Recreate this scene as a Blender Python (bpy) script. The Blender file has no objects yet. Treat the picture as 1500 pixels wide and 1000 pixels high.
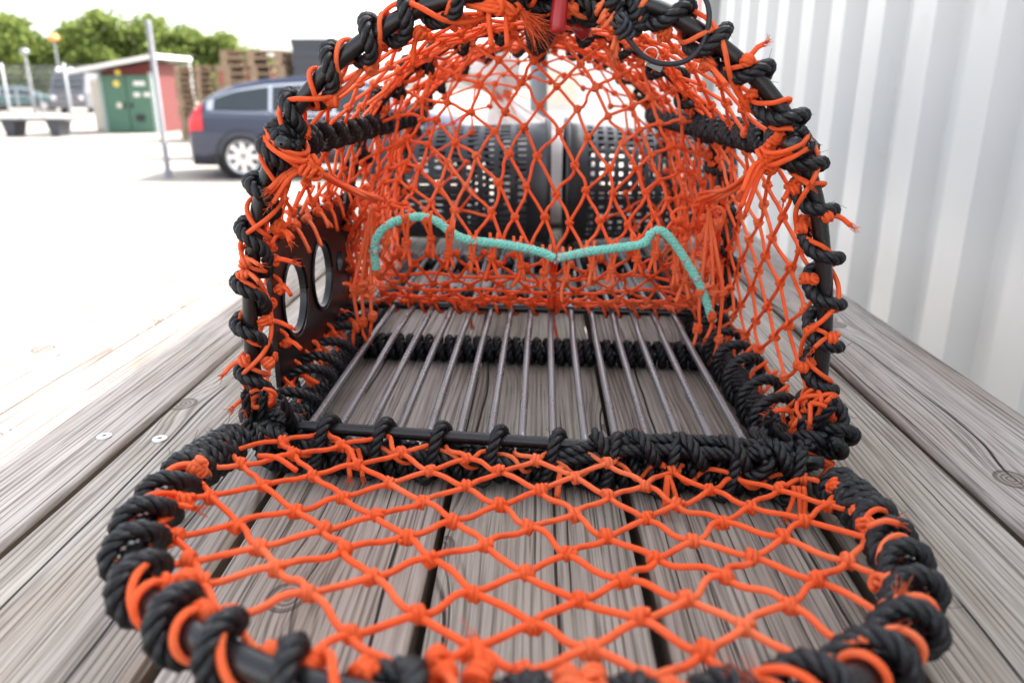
import bpy, math, random
import numpy as np
random.seed(7); rng = np.random.default_rng(7)
PI = math.pi; TAU = 2 * PI
S = bpy.context.scene
COL = S.collection

# ------------------------------------------------------------------ camera
cd = bpy.data.cameras.new('camera'); cam = bpy.data.objects.new('camera', cd); COL.objects.link(cam)
cd.sensor_width = 36.0; cd.lens = 36.0 * 1136 / 1500
cd.clip_start = 0.02; cd.clip_end = 2000
cam.location = (0, 0, 0.30)
cam.rotation_euler = (math.radians(90 - 18.0), 0, math.radians(1.726))
cd.dof.use_dof = True; cd.dof.focus_distance = 0.62; cd.dof.aperture_fstop = 6.0
S.camera = cam
# ------------------------------------------------------------------ sky, sun, exposure
SUN_AZ, SUN_EL = math.radians(60), math.radians(46.1)      # azimuth from +Y towards +X
W = bpy.data.worlds.new('World'); S.world = W; W.use_nodes = True
wn = W.node_tree; wn.nodes.clear()
sky = wn.nodes.new('ShaderNodeTexSky'); sky.sky_type = 'NISHITA'; sky.sun_disc = False
sky.sun_elevation = SUN_EL; sky.sun_rotation = SUN_AZ
sky.air_density = 1.0; sky.dust_density = 3.0; sky.ozone_density = 1.0
hsv = wn.nodes.new('ShaderNodeHueSaturation'); hsv.inputs['Saturation'].default_value = 0.30
bg = wn.nodes.new('ShaderNodeBackground'); bg.inputs['Strength'].default_value = 0.15
wo = wn.nodes.new('ShaderNodeOutputWorld')
wn.links.new(sky.outputs[0], hsv.inputs['Color']); wn.links.new(hsv.outputs[0], bg.inputs[0]); wn.links.new(bg.outputs[0], wo.inputs[0])
sd = bpy.data.lights.new('sun', 'SUN'); sd.energy = 3.0; sd.angle = math.radians(0.5); sd.color = (1, .95, .88)
sun = bpy.data.objects.new('sun', sd); COL.objects.link(sun)
sun.location = (6, 4, 8); sun.rotation_euler = (PI / 2 - SUN_EL, 0, PI - SUN_AZ)
S.view_settings.view_transform = 'Standard'; S.view_settings.look = 'None'
S.view_settings.exposure = 2.2; S.view_settings.gamma = 1.0; S.view_settings.use_curve_mapping = False
S.cycles.use_denoising = True; S.cycles.max_bounces = 8; S.cycles.diffuse_bounces = 4
S.cycles.sample_clamp_indirect = 8

# ================================================================== node helper
class Nd:
    def __init__(self, name):
        self.m = bpy.data.materials.new(name); self.m.use_nodes = True
        self.t = self.m.node_tree; self.t.nodes.clear()
        self.out = self.t.nodes.new('ShaderNodeOutputMaterial')
    def put(self, sock, v):
        if hasattr(v, 'is_output'): self.t.links.new(v, sock)
        elif isinstance(v, (tuple, list)) and len(v) == 3 and len(sock.default_value) == 4: sock.default_value = (*v, 1)
        else: sock.default_value = v
    def n(self, typ, out=0, _set=None, **kw):
        nd = self.t.nodes.new(typ)
        for k, v in (_set or {}).items(): setattr(nd, k, v)
        for k, v in kw.items():
            k = k.replace('_', ' ')
            self.put(nd.inputs[int(k[1:])] if k[0] == 'i' and k[1:].isdigit() else nd.inputs[k], v)
        return nd.outputs[out]
    def f(self, op, *a, clamp=False):
        nd = self.t.nodes.new('ShaderNodeMath'); nd.operation = op; nd.use_clamp = clamp
        for i, v in enumerate(a): self.put(nd.inputs[i], v)
        return nd.outputs[0]
    def mul(self, a, b): return self.f('MULTIPLY', a, b)
    def add(self, a, b): return self.f('ADD', a, b)
    def xyz(self, x, y, z=0.0): return self.n('ShaderNodeCombineXYZ', X=x, Y=y, Z=z)
    def sep(self, v):
        nd = self.t.nodes.new('ShaderNodeSeparateXYZ'); self.put(nd.inputs[0], v); return nd.outputs
    def noise(self, vec, scale=1.0, detail=2.0, rough=.5): return self.n('ShaderNodeTexNoise', 0, Vector=vec, Scale=scale, Detail=detail, Roughness=rough)
    def step(self, v, lo, hi): return self.n('ShaderNodeMapRange', 0, {'interpolation_type': 'SMOOTHSTEP'}, Value=v, From_Min=lo, From_Max=hi)
    def mix(self, fac, a, b, mode='MIX'):
        nd = self.t.nodes.new('ShaderNodeMix'); nd.data_type = 'RGBA'; nd.blend_type = mode
        self.put(nd.inputs[0], fac); self.put(nd.inputs[6], a); self.put(nd.inputs[7], b); return nd.outputs[2]
    def bump(self, h, strength=.3, dist=.001): return self.n('ShaderNodeBump', 0, Height=h, Strength=strength, Distance=dist)
    def bsdf(self, col, rough=.6, metal=0.0, normal=None, spec=.5, **kw):
        nd = self.t.nodes.new('ShaderNodeBsdfPrincipled')
        self.put(nd.inputs['Base Color'], col); self.put(nd.inputs['Roughness'], rough); self.put(nd.inputs['Metallic'], metal)
        self.put(nd.inputs['Specular IOR Level'], spec)
        if normal is not None: self.put(nd.inputs['Normal'], normal)
        for k, v in kw.items(): self.put(nd.inputs[k.replace('_', ' ')], v)
        self.t.links.new(nd.outputs[0], self.out.inputs[0]); return nd
    def obj(self): return self.n('ShaderNodeTexCoord', 3)
    def uv(self): return self.n('ShaderNodeTexCoord', 2)
    def rand(self): return self.n('ShaderNodeObjectInfo', 5)

MAT = {}
def plain(name, col, rough=.6, metal=0.0, var=.15, scale=20, spec=.5, bump=.1, bdist=.001):
    d = Nd(name); o = d.obj(); nz = d.noise(o, scale, 4, .6)
    c2 = tuple(min(1, c * (1 + var)) for c in col); c1 = tuple(c * (1 - var) for c in col)
    d.bsdf(d.mix(nz, c1, c2), d.add(rough - .08, d.mul(nz, .16)), metal, d.bump(d.noise(o, scale * 6, 3), bump, bdist), spec)
    MAT[name] = d.m; return d.m

def mat_fibre(name, c1, c2, rough, tw, spec=.5, bs=.5, bd=.0006, fleck=None, trans=0):
    d = Nd(name); u, v, _ = d.sep(d.uv())
    ph = d.add(d.mul(v, 9.0), d.mul(u, tw))
    fib = d.noise(d.xyz(ph, d.mul(u, 60.0)), 1.0, 2, .6)
    big = d.noise(d.obj(), 35.0, 3)
    col = d.mix(d.add(d.mul(fib, .65), d.mul(big, .35)), c1, c2)
    if fleck:
        fl = d.noise(d.xyz(d.mul(u, 130.0), d.mul(v, 2.5), 3.0), 1.0, 0)
        col = d.mix(d.step(fl, .76, .79), col, fleck)
    if trans:
        fade = d.noise(d.obj(), 9.0, 3); col = d.mix(d.mul(d.step(fade, .46, .70), .8), col, (.98, .27, .11))
        grime = d.noise(d.xyz(d.mul(u, 55.0), d.mul(v, 2.0), 7.0), 1.0, 2); col = d.mix(d.mul(d.step(grime, .58, .8), .35), col, (.30, .05, .02))
    b = d.bsdf(col, rough, 0, d.bump(fib, bs, bd), spec)
    if trans:
        tr = d.n('ShaderNodeBsdfTranslucent', 0, Color=col)
        d.t.links.new(d.n('ShaderNodeMixShader', 0, i0=trans, i1=b.outputs[0], i2=tr), d.out.inputs[0])
    MAT[name] = d.m
mat_fibre('orange_twine', (.88, .092, .016), (1.0, .20, .052), .6, 650, .3, .8, .0008, None, .36)
mat_fibre('black_rope', (.0016, .0018, .0023), (.0095, .0102, .013), .44, 420, .42, 1.0, .0012)
mat_fibre('black_cord', (.008, .009, .012), (.03, .033, .04), .5, 300, .4)
mat_fibre('green_rope', (.12, .48, .39), (.32, .74, .63), .6, 300, .3, .5, .0006, (.62, .12, .10))
plain('black_tube', (.008, .008, .009), .28, 0, .3, 40, .5, .15, .0004)
plain('black_plastic', (.005, .005, .006), .30, 0, .3, 18, .5, .1, .001)
plain('basket_plastic', (.012, .013, .017), .38, 0, .3, 18, .5, .1, .001)
plain('red_plastic', (.30, .006, .008), .3, 0, .1, 60, .5, .05)
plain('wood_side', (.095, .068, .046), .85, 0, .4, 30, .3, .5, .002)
plain('washer_steel', (.62, .60, .57), .38, 1, .1, 90)
plain('rod_steel', (.20, .205, .21), .28, .6, .3, 14, .5, .15, .0006)
plain('galvanised', (.20, .205, .22), .6, .2, .15, 8)

def mat_wood():
    d = Nd('weathered_wood'); x, y, z = d.sep(d.obj()); r = d.mul(d.rand(), 83.0)
    w1 = d.f('SUBTRACT', d.noise(d.xyz(d.mul(x, 5), d.mul(y, 1.3), r), 1.0, 2), .5)
    w2 = d.f('SUBTRACT', d.noise(d.xyz(d.mul(x, 22), d.mul(y, 7), r), 1.0, 2), .5)
    xx = d.add(d.add(x, d.mul(w1, .014)), d.mul(w2, .0022))
    vo = d.t.nodes.new('ShaderNodeTexVoronoi'); vo.inputs['Scale'].default_value = 1.0; vo.voronoi_dimensions = '2D'; vo.inputs['Randomness'].default_value = .9
    vx, vy = d.add(d.mul(x, 7.0), r), d.add(d.mul(y, 3.2), d.mul(r, 1.7))
    d.put(vo.inputs['Vector'], d.xyz(vx, vy))
    px, py, _ = d.sep(vo.outputs['Position']); has = d.step(d.sep(vo.outputs['Color'])[0], .36, .38)
    dx = d.f('DIVIDE', d.f('SUBTRACT', vx, px), 7.0); dy = d.f('DIVIDE', d.f('SUBTRACT', vy, py), 3.2)
    q = lambda kx, ky: d.add(d.mul(d.mul(dx, dx), kx), d.mul(d.mul(dy, dy), ky))
    dist = d.add(d.f('SQRT', q(1.0, .7)), d.mul(w2, .006))
    g = d.mul(has, d.f('EXPONENT', d.mul(q(1.0 / .024 ** 2, 1.0 / .06 ** 2), -1.0)))
    fld = d.add(xx, d.mul(g, .013))
    ring = d.noise(d.xyz(d.mul(fld, 420), r, d.mul(y, .5)), 1.0, 2, .6)
    ring2 = d.noise(d.xyz(d.mul(fld, 130), d.mul(y, .7), r), 1.0, 2, .5)
    fine = d.noise(d.xyz(d.mul(x, 620), d.mul(y, 9), r), 1.0, 3, .7)
    phs = d.add(d.mul(fld, 1150.0), d.mul(d.noise(d.xyz(d.mul(x, 30), d.mul(y, 1.5), r), 1.0, 2), 22.0))
    late = d.f('POWER', d.add(.5, d.mul(d.f('SINE', phs), .5)), 3.0)
    late = d.mul(late, d.step(d.noise(d.xyz(d.mul(fld, 60), d.mul(y, 2.5), d.add(r, 4.0)), 1.0, 2), .30, .62))
    grain = d.f('SUBTRACT', d.add(d.add(d.mul(ring, .34), d.mul(ring2, .20)), d.mul(fine, .46)), d.mul(late, .16))
    gs = d.step(grain, .28, .58)
    big = d.step(d.noise(d.xyz(d.mul(x, 9), d.mul(y, 2.2), r), 1.0, 4, .6), .30, .70)
    light = d.mix(big, (.30, .255, .213), (.455, .425, .392))
    dark = d.mix(big, (.110, .086, .067), (.18, .156, .135))
    col = d.mix(gs, dark, light)
    # plank to plank tone
    tone = d.add(.80, d.mul(d.rand(), .34))
    col = d.mix(1.0, col, d.n('ShaderNodeCombineColor', 0, None, Red=tone, Green=d.mul(tone, .99), Blue=d.mul(tone, d.add(.93, d.mul(d.f('FRACT', d.mul(d.rand(), 7.3)), .09)))), 'MULTIPLY')
    # knots
    kn = d.mul(has, d.step(dist, .0125, .0095)); kr = d.f('SINE', d.mul(dist, 1700.0))
    col = d.mix(d.mul(kn, .8), col, d.mix(d.add(.5, d.mul(kr, .5)), (.07, .052, .042), (.27, .23, .20)))
    rim = d.mul(has, d.mul(d.step(d.f('ABSOLUTE', d.f('SUBTRACT', dist, .0118)), .0018, .0002), .8))
    col = d.mix(rim, col, (.05, .038, .03))
    # checks along the grain
    def check(fx, fy, wid, seed, lo, hi):
        ve = d.t.nodes.new('ShaderNodeTexVoronoi'); ve.feature = 'DISTANCE_TO_EDGE'; ve.voronoi_dimensions = '1D'; ve.inputs['Scale'].default_value = 1.0
        wv = d.noise(d.xyz(d.mul(x, 4.0), d.mul(y, fy * 3), d.add(r, seed)), 1.0, 3)
        d.put(ve.inputs['W'], d.add(d.add(d.mul(fld, fx), d.mul(wv, .5)), d.add(r, seed)))
        mk = d.step(d.noise(d.xyz(d.mul(x, 11), d.mul(y, 3.5), d.add(r, seed)), 1.0, 2), lo, hi)
        return d.mul(d.step(ve.outputs['Distance'], wid, wid * .35), mk)
    ck = d.f('MAXIMUM', check(15.0, .6, .020, 5.0, .43, .50), d.mul(check(48.0, 1.1, .032, 9.0, .47, .58), .85))
    das = d.step(d.noise(d.xyz(d.mul(fld, 430), d.mul(y, 10), r), 1.0, 1), .60, .72)
    col = d.mix(d.mul(das, .55), col, (.07, .058, .05))
    col = d.mix(ck, col, (.022, .018, .016))
    h = d.f('SUBTRACT', d.add(d.mul(gs, .35), d.mul(fine, .25)), d.mul(ck, 2.2))
    d.bsdf(col, d.f('SUBTRACT', .82, d.mul(gs, .12)), 0, d.bump(h, .8, .0013), .3)
    MAT['wood'] = d.m
mat_wood()

def mat_ground():
    d = Nd('gravel_yard'); o = d.obj()
    big = d.noise(o, .15, 5, .6); fine = d.noise(o, 14, 5, .7)
    vo = d.n('ShaderNodeTexVoronoi', 1, Vector=o, Scale=45.0)
    col = d.mix(big, (.23, .20, .17), (.33, .295, .25))
    col = d.mix(d.mul(fine, .45), col, (.24, .21, .18))
    col = d.mix(.12, col, vo)
    st = d.noise(o, .9, 5, .65); col = d.mix(d.mul(d.step(st, .52, .7), .4), col, (.17, .145, .12))
    d.bsdf(col, .9, 0, d.bump(fine, .4, .01), .2); MAT['ground'] = d.m
mat_ground()

def mat_paint_wall():
    d = Nd('container_paint'); o = d.obj(); x, y, z = d.sep(o)
    st = d.noise(d.xyz(d.mul(x, 6), d.mul(y, 6), d.mul(z, .5)), 1.0, 4)
    dirt = d.noise(o, 2.5, 5, .65)
    col = d.mix(st, (.53, .535, .530), (.60, .60, .592))
    col = d.mix(d.step(dirt, .56, .78), col, (.485, .48, .465))
    d.bsdf(col, d.add(.24, d.mul(st, .12)), 0, d.bump(d.noise(o, 5, 3), .10, .01), .5); MAT['container'] = d.m
mat_paint_wall()

def mat_leaf():
    d = Nd('leaf'); r = d.noise(d.obj(), .8, 3)
    u, v, _ = d.sep(d.uv())
    col = d.mix(u, (.07, .11, .03), (.24, .29, .10)); col = d.mix(d.mul(r, .5), col, (.05, .10, .02))
    a = d.n('ShaderNodeBsdfDiffuse', 0, Color=col); b = d.n('ShaderNodeBsdfTranslucent', 0, Color=d.mix(.5, col, (.34, .40, .10)))
    m = d.n('ShaderNodeMixShader', 0, i0=.52, i1=a, i2=b); d.t.links.new(m, d.out.inputs[0]); MAT['leaf'] = d.m
mat_leaf()
def mat_glass(name, col, rough=.08):
    d = Nd(name); d.bsdf(col, rough, 0, None, .8); MAT[name] = d.m
mat_glass('car_glass', (.012, .02, .024)); 
def mat_carpaint(name, col):
    d = Nd(name); nz = d.noise(d.obj(), 3, 3)
    d.bsdf(d.mix(nz, tuple(c * .8 for c in col), col), .35, .35, None, .5, Coat_Weight=1.0, Coat_Roughness=.05); MAT[name] = d.m
mat_carpaint('car_blue', (.016, .026, .065)); mat_carpaint('car_teal', (.04, .11, .12)); mat_carpaint('van_grey', (.10, .10, .125))
plain('chrome', (.75, .76, .78), .22, 1, .05); plain('alloy', (.55, .56, .58), .35, .8, .05)
plain('tyre', (.018, .018, .018), .8); plain('tail_red', (.62, .02, .025), .2, 0, .1, 8)
plain('shed_red', (.12, .024, .022), .8, 0, .2, 3); plain('shed_green', (.065, .15, .10), .6, 0, .2, 3)
plain('white_trim', (.70, .68, .64), .6, 0, .08, 3); plain('grey_trim', (.28, .33, .31), .7, 0, .1, 3)
plain('pallet_wood', (.27, .19, .125), .85, 0, .35, 5); plain('pallet_red', (.28, .09, .06), .85, 0, .35, 5)
plain('bin_grey', (.055, .06, .07), .6, 0, .2, 4); plain('bark', (.10, .075, .05), .9, 0, .3, 6)
plain('yellow_sign', (.75, .55, .10), .5); plain('orange_lens', (.95, .35, .10), .3); plain('red_post', (.50, .045, .035), .5, 0, .1, 4)
plain('white_wall', (.72, .71, .68), .7, 0, .06, 2); plain('cream', (.62, .57, .47), .7, 0, .1, 4)
plain('dark_rubber', (.03, .03, .032), .8); plain('post_grey', (.30, .31, .32), .5, .5, .1, 5)
def mat_sack():
    d = Nd('sack_weave'); o = d.obj()
    nz = d.noise(o, 30, 4, .6); col = d.mix(nz, (.62, .52, .48), (.80, .74, .70))
    d.bsdf(col, .6, 0, d.bump(d.noise(o, 160, 3), .4, .002), .3); MAT['sack'] = d.m
mat_sack()

# ================================================================== mesh helper
def nz(v): return v / np.maximum(np.linalg.norm(v, axis=-1, keepdims=True), 1e-12)
class MB:
    def __init__(s): s.v = []; s.f = []; s.uv = []; s.n = 0; s.ng = []
    def quads(s, V, Q, UV=None):
        V = np.asarray(V, float).reshape(-1, 3); Q = np.asarray(Q, int).reshape(-1, 4)
        s.v.append(V); s.f.append(Q + s.n); s.n += len(V)
        s.uv.append(np.zeros((len(Q) * 4, 2)) if UV is None else np.asarray(UV, float).reshape(-1, 2)); return s
    def sweep(s, P, R, sides=6, ref=None, u0=0.0):
        """tubes along P (M,N,3); R scalar or (M,N); ref optional normals (M,N,3)"""
        P = np.asarray(P, float)
        if P.ndim == 2: P = P[None]; ref = None if ref is None else ref[None]
        M, N, _ = P.shape
        R = np.broadcast_to(np.asarray(R, float), (M, N)) if np.ndim(R) != 1 else np.broadcast_to(np.asarray(R)[None], (M, N))
        T = nz(np.gradient(P, axis=1))
        if ref is None:
            Nn = np.zeros_like(P)
            a = np.where(np.abs(T[:, 0, 2:3]) < .8, [[0, 0, 1.]], [[1., 0, 0]])
            c = nz(a - T[:, 0] * (a * T[:, 0]).sum(-1, keepdims=True)); Nn[:, 0] = c
            for i in range(1, N):
                t = T[:, i]; c = nz(c - t * (c * t).sum(-1, keepdims=True)); Nn[:, i] = c
        else:
            Nn = nz(ref - T * (ref * T).sum(-1, keepdims=True))
        B = np.cross(T, Nn)
        an = np.arange(sides) * TAU / sides
        V = P[:, :, None] + R[:, :, None, None] * (np.cos(an)[None, None, :, None] * Nn[:, :, None] + np.sin(an)[None, None, :, None] * B[:, :, None])
        idx = np.arange(M * N * sides).reshape(M, N, sides)
        a = idx[:, :-1]; b = idx[:, 1:]
        Q = np.stack([a, np.roll(a, -1, 2), np.roll(b, -1, 2), b], -1).reshape(-1, 4)
        L = np.concatenate([np.zeros((M, 1)), np.cumsum(np.linalg.norm(np.diff(P, axis=1), axis=2), 1)], 1) + u0
        k = np.arange(sides)
        ua = np.broadcast_to(L[:, :-1, None], (M, N - 1, sides)); ub = np.broadcast_to(L[:, 1:, None], (M, N - 1, sides))
        va = np.broadcast_to(k / sides, ua.shape); vb = va + 1 / sides
        UV = np.stack([np.stack([ua, va], -1), np.stack([ua, vb], -1), np.stack([ub, vb], -1), np.stack([ub, va], -1)], -2).reshape(-1, 2)
        base = s.n; s.quads(V.reshape(-1, 3), Q, UV)
        for m in range(M):                                  # end caps
            s.ng.append((base + idx[m, 0][::-1]).tolist()); s.ng.append((base + idx[m, -1]).tolist())
        return s
    def box(s, c, d, R=None):
        c = np.array(c, float); d = np.array(d, float) / 2
        V = np.array([[x, y, z] for x in (-1, 1) for y in (-1, 1) for z in (-1, 1)], float) * d
        if R is not None: V = V @ np.array(R).T
        Q = [[0, 1, 3, 2], [4, 6, 7, 5], [0, 4, 5, 1], [2, 3, 7, 6], [0, 2, 6, 4], [1, 5, 7, 3]]
        return s.quads(V + c, Q)
    def grid(s, G, flip=False, closed=False):
        G = np.asarray(G, float); n, m, _ = G.shape
        idx = np.arange(n * m).reshape(n, m); j = m if closed else m - 1
        a = idx[:-1, :j]; b = np.roll(idx, -1, 1)[:-1, :j]; c = np.roll(idx, -1, 1)[1:, :j]; e = idx[1:, :j]
        Q = np.stack([a, b, c, e] if not flip else [a, e, c, b], -1).reshape(-1, 4)
        return s.quads(G.reshape(-1, 3), Q)
    def lathe(s, prof, c, ax=(0, 0, 1), n=32):
        ax = nz(np.array(ax, float)); h = np.array([1., 0, 0]) if abs(ax[0]) < .8 else np.array([0, 1., 0])
        e1 = nz(h - ax * (h @ ax)); e2 = np.cross(ax, e1)
        a = np.arange(n) * TAU / n
        G = np.array([[np.array(c) + ax * z + r * (math.cos(t) * e1 + math.sin(t) * e2) for t in a] for r, z in prof])
        return s.grid(G, closed=True)
    def build(s, name, mat, parent=None, smooth=True, solid=0, bevel=0):
        V = np.concatenate(s.v); Q = np.concatenate(s.f); UV = np.concatenate(s.uv)
        org = np.zeros(3)
        if parent is not None:
            p = parent
            while p is not None: org += np.array(p.location); p = p.parent
        me = bpy.data.meshes.new(name)
        ng = s.ng; nl = len(Q) * 4 + sum(map(len, ng)); npoly = len(Q) + len(ng)
        me.vertices.add(len(V)); me.vertices.foreach_set('co', (V - org).ravel())
        lv = np.concatenate([Q.ravel()] + [np.array(g) for g in ng]) if ng else Q.ravel()
        ls = np.concatenate([np.arange(len(Q)) * 4, len(Q) * 4 + np.concatenate([[0], np.cumsum([len(g) for g in ng])[:-1]])]) if ng else np.arange(len(Q)) * 4
        me.loops.add(nl); me.loops.foreach_set('vertex_index', lv.astype(np.int32))
        me.polygons.add(npoly); me.polygons.foreach_set('loop_start', ls.astype(np.int32))
        me.update(calc_edges=True)
        if nl > len(UV): UV = np.concatenate([UV, np.zeros((nl - len(UV), 2))])
        ul = me.uv_layers.new(name='UVMap'); ul.data.foreach_set('uv', UV.ravel())
        me.polygons.foreach_set('use_smooth', np.full(npoly, smooth)); me.materials.append(MAT[mat] if isinstance(mat, str) else mat)
        me.validate(); me.update()
        o = bpy.data.objects.new(name, me); COL.objects.link(o)
        if parent is not None: o.parent = parent
        if solid: md = o.modifiers.new('thick', 'SOLIDIFY'); md.thickness = solid; md.offset = 0
        if bevel: md = o.modifiers.new('bevel', 'BEVEL'); md.width = bevel; md.segments = 2; md.limit_method = 'ANGLE'
        return o
def tag(o, label=None, cat=None, group=None, kind=None):
    for k, v in (('label', label), ('category', cat), ('group', group), ('kind', kind)):
        if v: o[k] = v
    return o
def thing(name, loc, label, cat, group=None):
    o = bpy.data.objects.new(name, None); COL.objects.link(o); o.location = loc; o.empty_display_size = .1
    return tag(o, label, cat, group)
def smooth_path(P, ds=.004):
    """Catmull-Rom through points, resampled evenly"""
    P = np.asarray(P, float)
    if len(P) == 2: Q = P[0] + (P[1] - P[0]) * np.linspace(0, 1, 12)[:, None]
    else:
        E = np.concatenate([[2 * P[0] - P[1]], P, [2 * P[-1] - P[-2]]]); out = []
        t = np.linspace(0, 1, 14, endpoint=False)[:, None]
        for i in range(1, len(E) - 2):
            a, b, c, d = E[i - 1:i + 3]
            out.append(.5 * (2 * b + (c - a) * t + (2 * a - 5 * b + 4 * c - d) * t ** 2 + (3 * b - a - 3 * c + d) * t ** 3))
        Q = np.concatenate(out + [P[-1:]])
    L = np.concatenate([[0], np.cumsum(np.linalg.norm(np.diff(Q, axis=0), axis=1))])
    n = max(4, int(L[-1] / ds)); s = np.linspace(0, L[-1], n)
    return np.stack([np.interp(s, L, Q[:, k]) for k in range(Q.shape[1])], 1)
def frames(P):
    T = nz(np.gradient(P, axis=0)); a = np.array([0, 0, 1.]) if abs(T[0, 2]) < .8 else np.array([1., 0, 0])
    c = nz(a - T[0] * (a @ T[0])); N = np.zeros_like(P); N[0] = c
    for i in range(1, len(P)):
        c = c - T[i] * (c @ T[i]); c = c / max(1e-9, math.sqrt(c @ c)); N[i] = c
    return T, N, np.cross(T, N)
def rope(mb, P, R=.006, pitch=.021, ds=.0020, sides=6, strands=3, taper=True, rough=False):
    """laid rope: strands twisted round a path"""
    P = smooth_path(P, ds); T, N, B = frames(P)
    s = np.arange(len(P)) * ds; ph0 = rng.uniform(0, TAU)
    k = .5 if strands > 2 else .45
    for j in range(strands):
        th = TAU * s / pitch + TAU * j / strands + ph0
        rad = np.cos(th)[:, None] * N + np.sin(th)[:, None] * B
        wob = 1 + .05 * np.sin(s * 170 + j * 2 + ph0)
        mb.sweep(P + rad * (R * k), R * .56 * wob, sides, ref=rad, u0=rng.uniform(0, 5))
    hairs(mb, P, R, max(2, int(len(P) * ds / .007)))
def hairs(mb, P, R, n):
    i = rng.integers(2, len(P) - 2, n); T = nz(P[i + 1] - P[i - 1]); rd = nz(np.cross(T, rng.normal(0, 1, (n, 3))))
    l = rng.uniform(.002, .0065, (n, 1)); t = np.linspace(0, 1, 4); d = nz(rd + T * rng.normal(0, .9, (n, 1))); b = rng.normal(0, .4, (n, 3)) * l
    mb.sweep((P[i] + rd * R * .8)[:, None] + d[:, None] * (t[None, :, None] * l[:, None]) + b[:, None] * (t[None, :, None] ** 2), .00016, 3)
def tube(mb, P, r, sides=8, ds=.006): mb.sweep(smooth_path(P, ds), r, sides); return mb
TW = .0019                                              # twine radius
def twine(mb, P, r=TW, ds=.003, sides=6): mb.sweep(smooth_path(P, ds), r, sides, u0=rng.uniform(0, 3)); return mb
def knots(mb, C, D, size=1.0, r=TW):
    """small coiled knots at C (M,3) with axis D (M,3)"""
    C = np.asarray(C, float).reshape(-1, 3); M = len(C)
    if not M: return
    D = nz(np.asarray(D, float).reshape(-1, 3) + rng.normal(0, .25, (M, 3)))
    a = nz(np.cross(D, rng.normal(0, 1, (M, 3)))); b = np.cross(D, a)
    N = 20; t = np.linspace(0, 1, N)
    for turns, rk, ext, tilt in ((2.1, 1.2, 1.15, 0), (1.3, .95, .6, 1)):
        th = (t * turns * TAU)[None] + rng.uniform(0, TAU, (M, 1))
        dd, aa = (D, a) if not tilt else (a, D)
        bb = np.cross(dd, aa)
        rr = (r * rk * size * rng.uniform(.9, 1.15, (M, 1)))[..., None]
        P = C[:, None] + rr * (np.cos(th)[..., None] * aa[:, None] + np.sin(th)[..., None] * bb[:, None]) + dd[:, None] * ((t - .5) * 2 * ext * r * size)[None, :, None]
        mb.sweep(P, r * .98, 5)
def tuft(mb, p, d, n=12, ln=.012, spread=.35, r=.00035):
    p = np.array(p, float); d = nz(np.array(d, float)); t = np.linspace(0, 1, 5)
    dirs = nz(d + rng.normal(0, spread, (n, 3))); l = ln * rng.uniform(.5, 1.1, (n, 1))
    st = p + rng.normal(0, TW * .5, (n, 3)); bend = rng.normal(0, .25, (n, 3)) * l
    P = st[:, None] + dirs[:, None] * (t[None, :, None] * l[:, None]) + bend[:, None] * (t[None, :, None] ** 2)
    mb.sweep(P, r * np.linspace(1, .5, 5), 3)
def tail(mb, p, d, ln=.025, knot=False, fray=True, droop=.3, r=TW):
    p = np.array(p, float); d = nz(np.array(d, float)); side = nz(np.cross(d, rng.normal(0, 1, 3)))
    q = p + d * ln * .5 + side * ln * rng.uniform(-.12, .12); e = p + d * ln + np.array([0, 0, -droop * ln]) + side * ln * rng.uniform(-.15, .15)
    twine(mb, [p, q, e], r); dd = e - q
    if knot: knots(mb, [e], [dd], 1.1, r)
    if fray: tuft(mb, e, dd, 14, .007, .28)
def net(mb, fn, na, nb, keep=None, clip=None, jit=.0025, bow=.003, sides=5, closed=False, size=1.0, seg=6):
    """diamond net on surface fn(a,b) a,b in 0..1; returns the nodes of the last row"""
    nodes = {}; 
    for j in range(2 * nb + 1):
        for i in range(na + 1):
            a = (i + (.5 if j % 2 else 0)) / na; b = j / (2 * nb)
            if a > 1.0001: continue
            if keep and not keep(a, b): continue
            nodes[(i, j)] = np.array(fn(a, b)) + (rng.normal(0, jit, 3) if 0 < j < 2 * nb else 0)
    E = []; 
    for (i, j), p in nodes.items():
        for di in ((0, -1) if j % 2 == 0 else (0, 1)):
            q = nodes.get((i + di, j + 1))
            if q is not None: E.append((p, q))
    E = np.array(E); t = np.linspace(0, 1, seg)
    A, B = E[:, 0], E[:, 1]; d = B - A; L = np.linalg.norm(d, axis=1, keepdims=True)
    side = rng.normal(0, 1, (len(E), 3)); side = nz(side - d * (side * d).sum(1, keepdims=True) / L ** 2)
    o1 = side * (bow * rng.normal(0, 1, (len(E), 1))); o2 = side * (bow * .7 * rng.normal(0, 1, (len(E), 1)))
    P = A[:, None] + d[:, None] * t[None, :, None] + o1[:, None] * np.sin(PI * t)[None, :, None] + o2[:, None] * np.sin(TAU * t)[None, :, None]
    mb.sweep(P, TW * .96, sides)
    K = [(k, p) for k, p in nodes.items()]
    if K:
        C = np.array([p for _, p in K]); Dd = np.array([np.array(fn(min(1, (k[0] + .6) / na), k[1] / (2 * nb))) - np.array(fn(max(0, (k[0] - .1) / na), k[1] / (2 * nb))) for k, _ in K])
        knots(mb, C, Dd, size)
    return nodes
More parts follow.
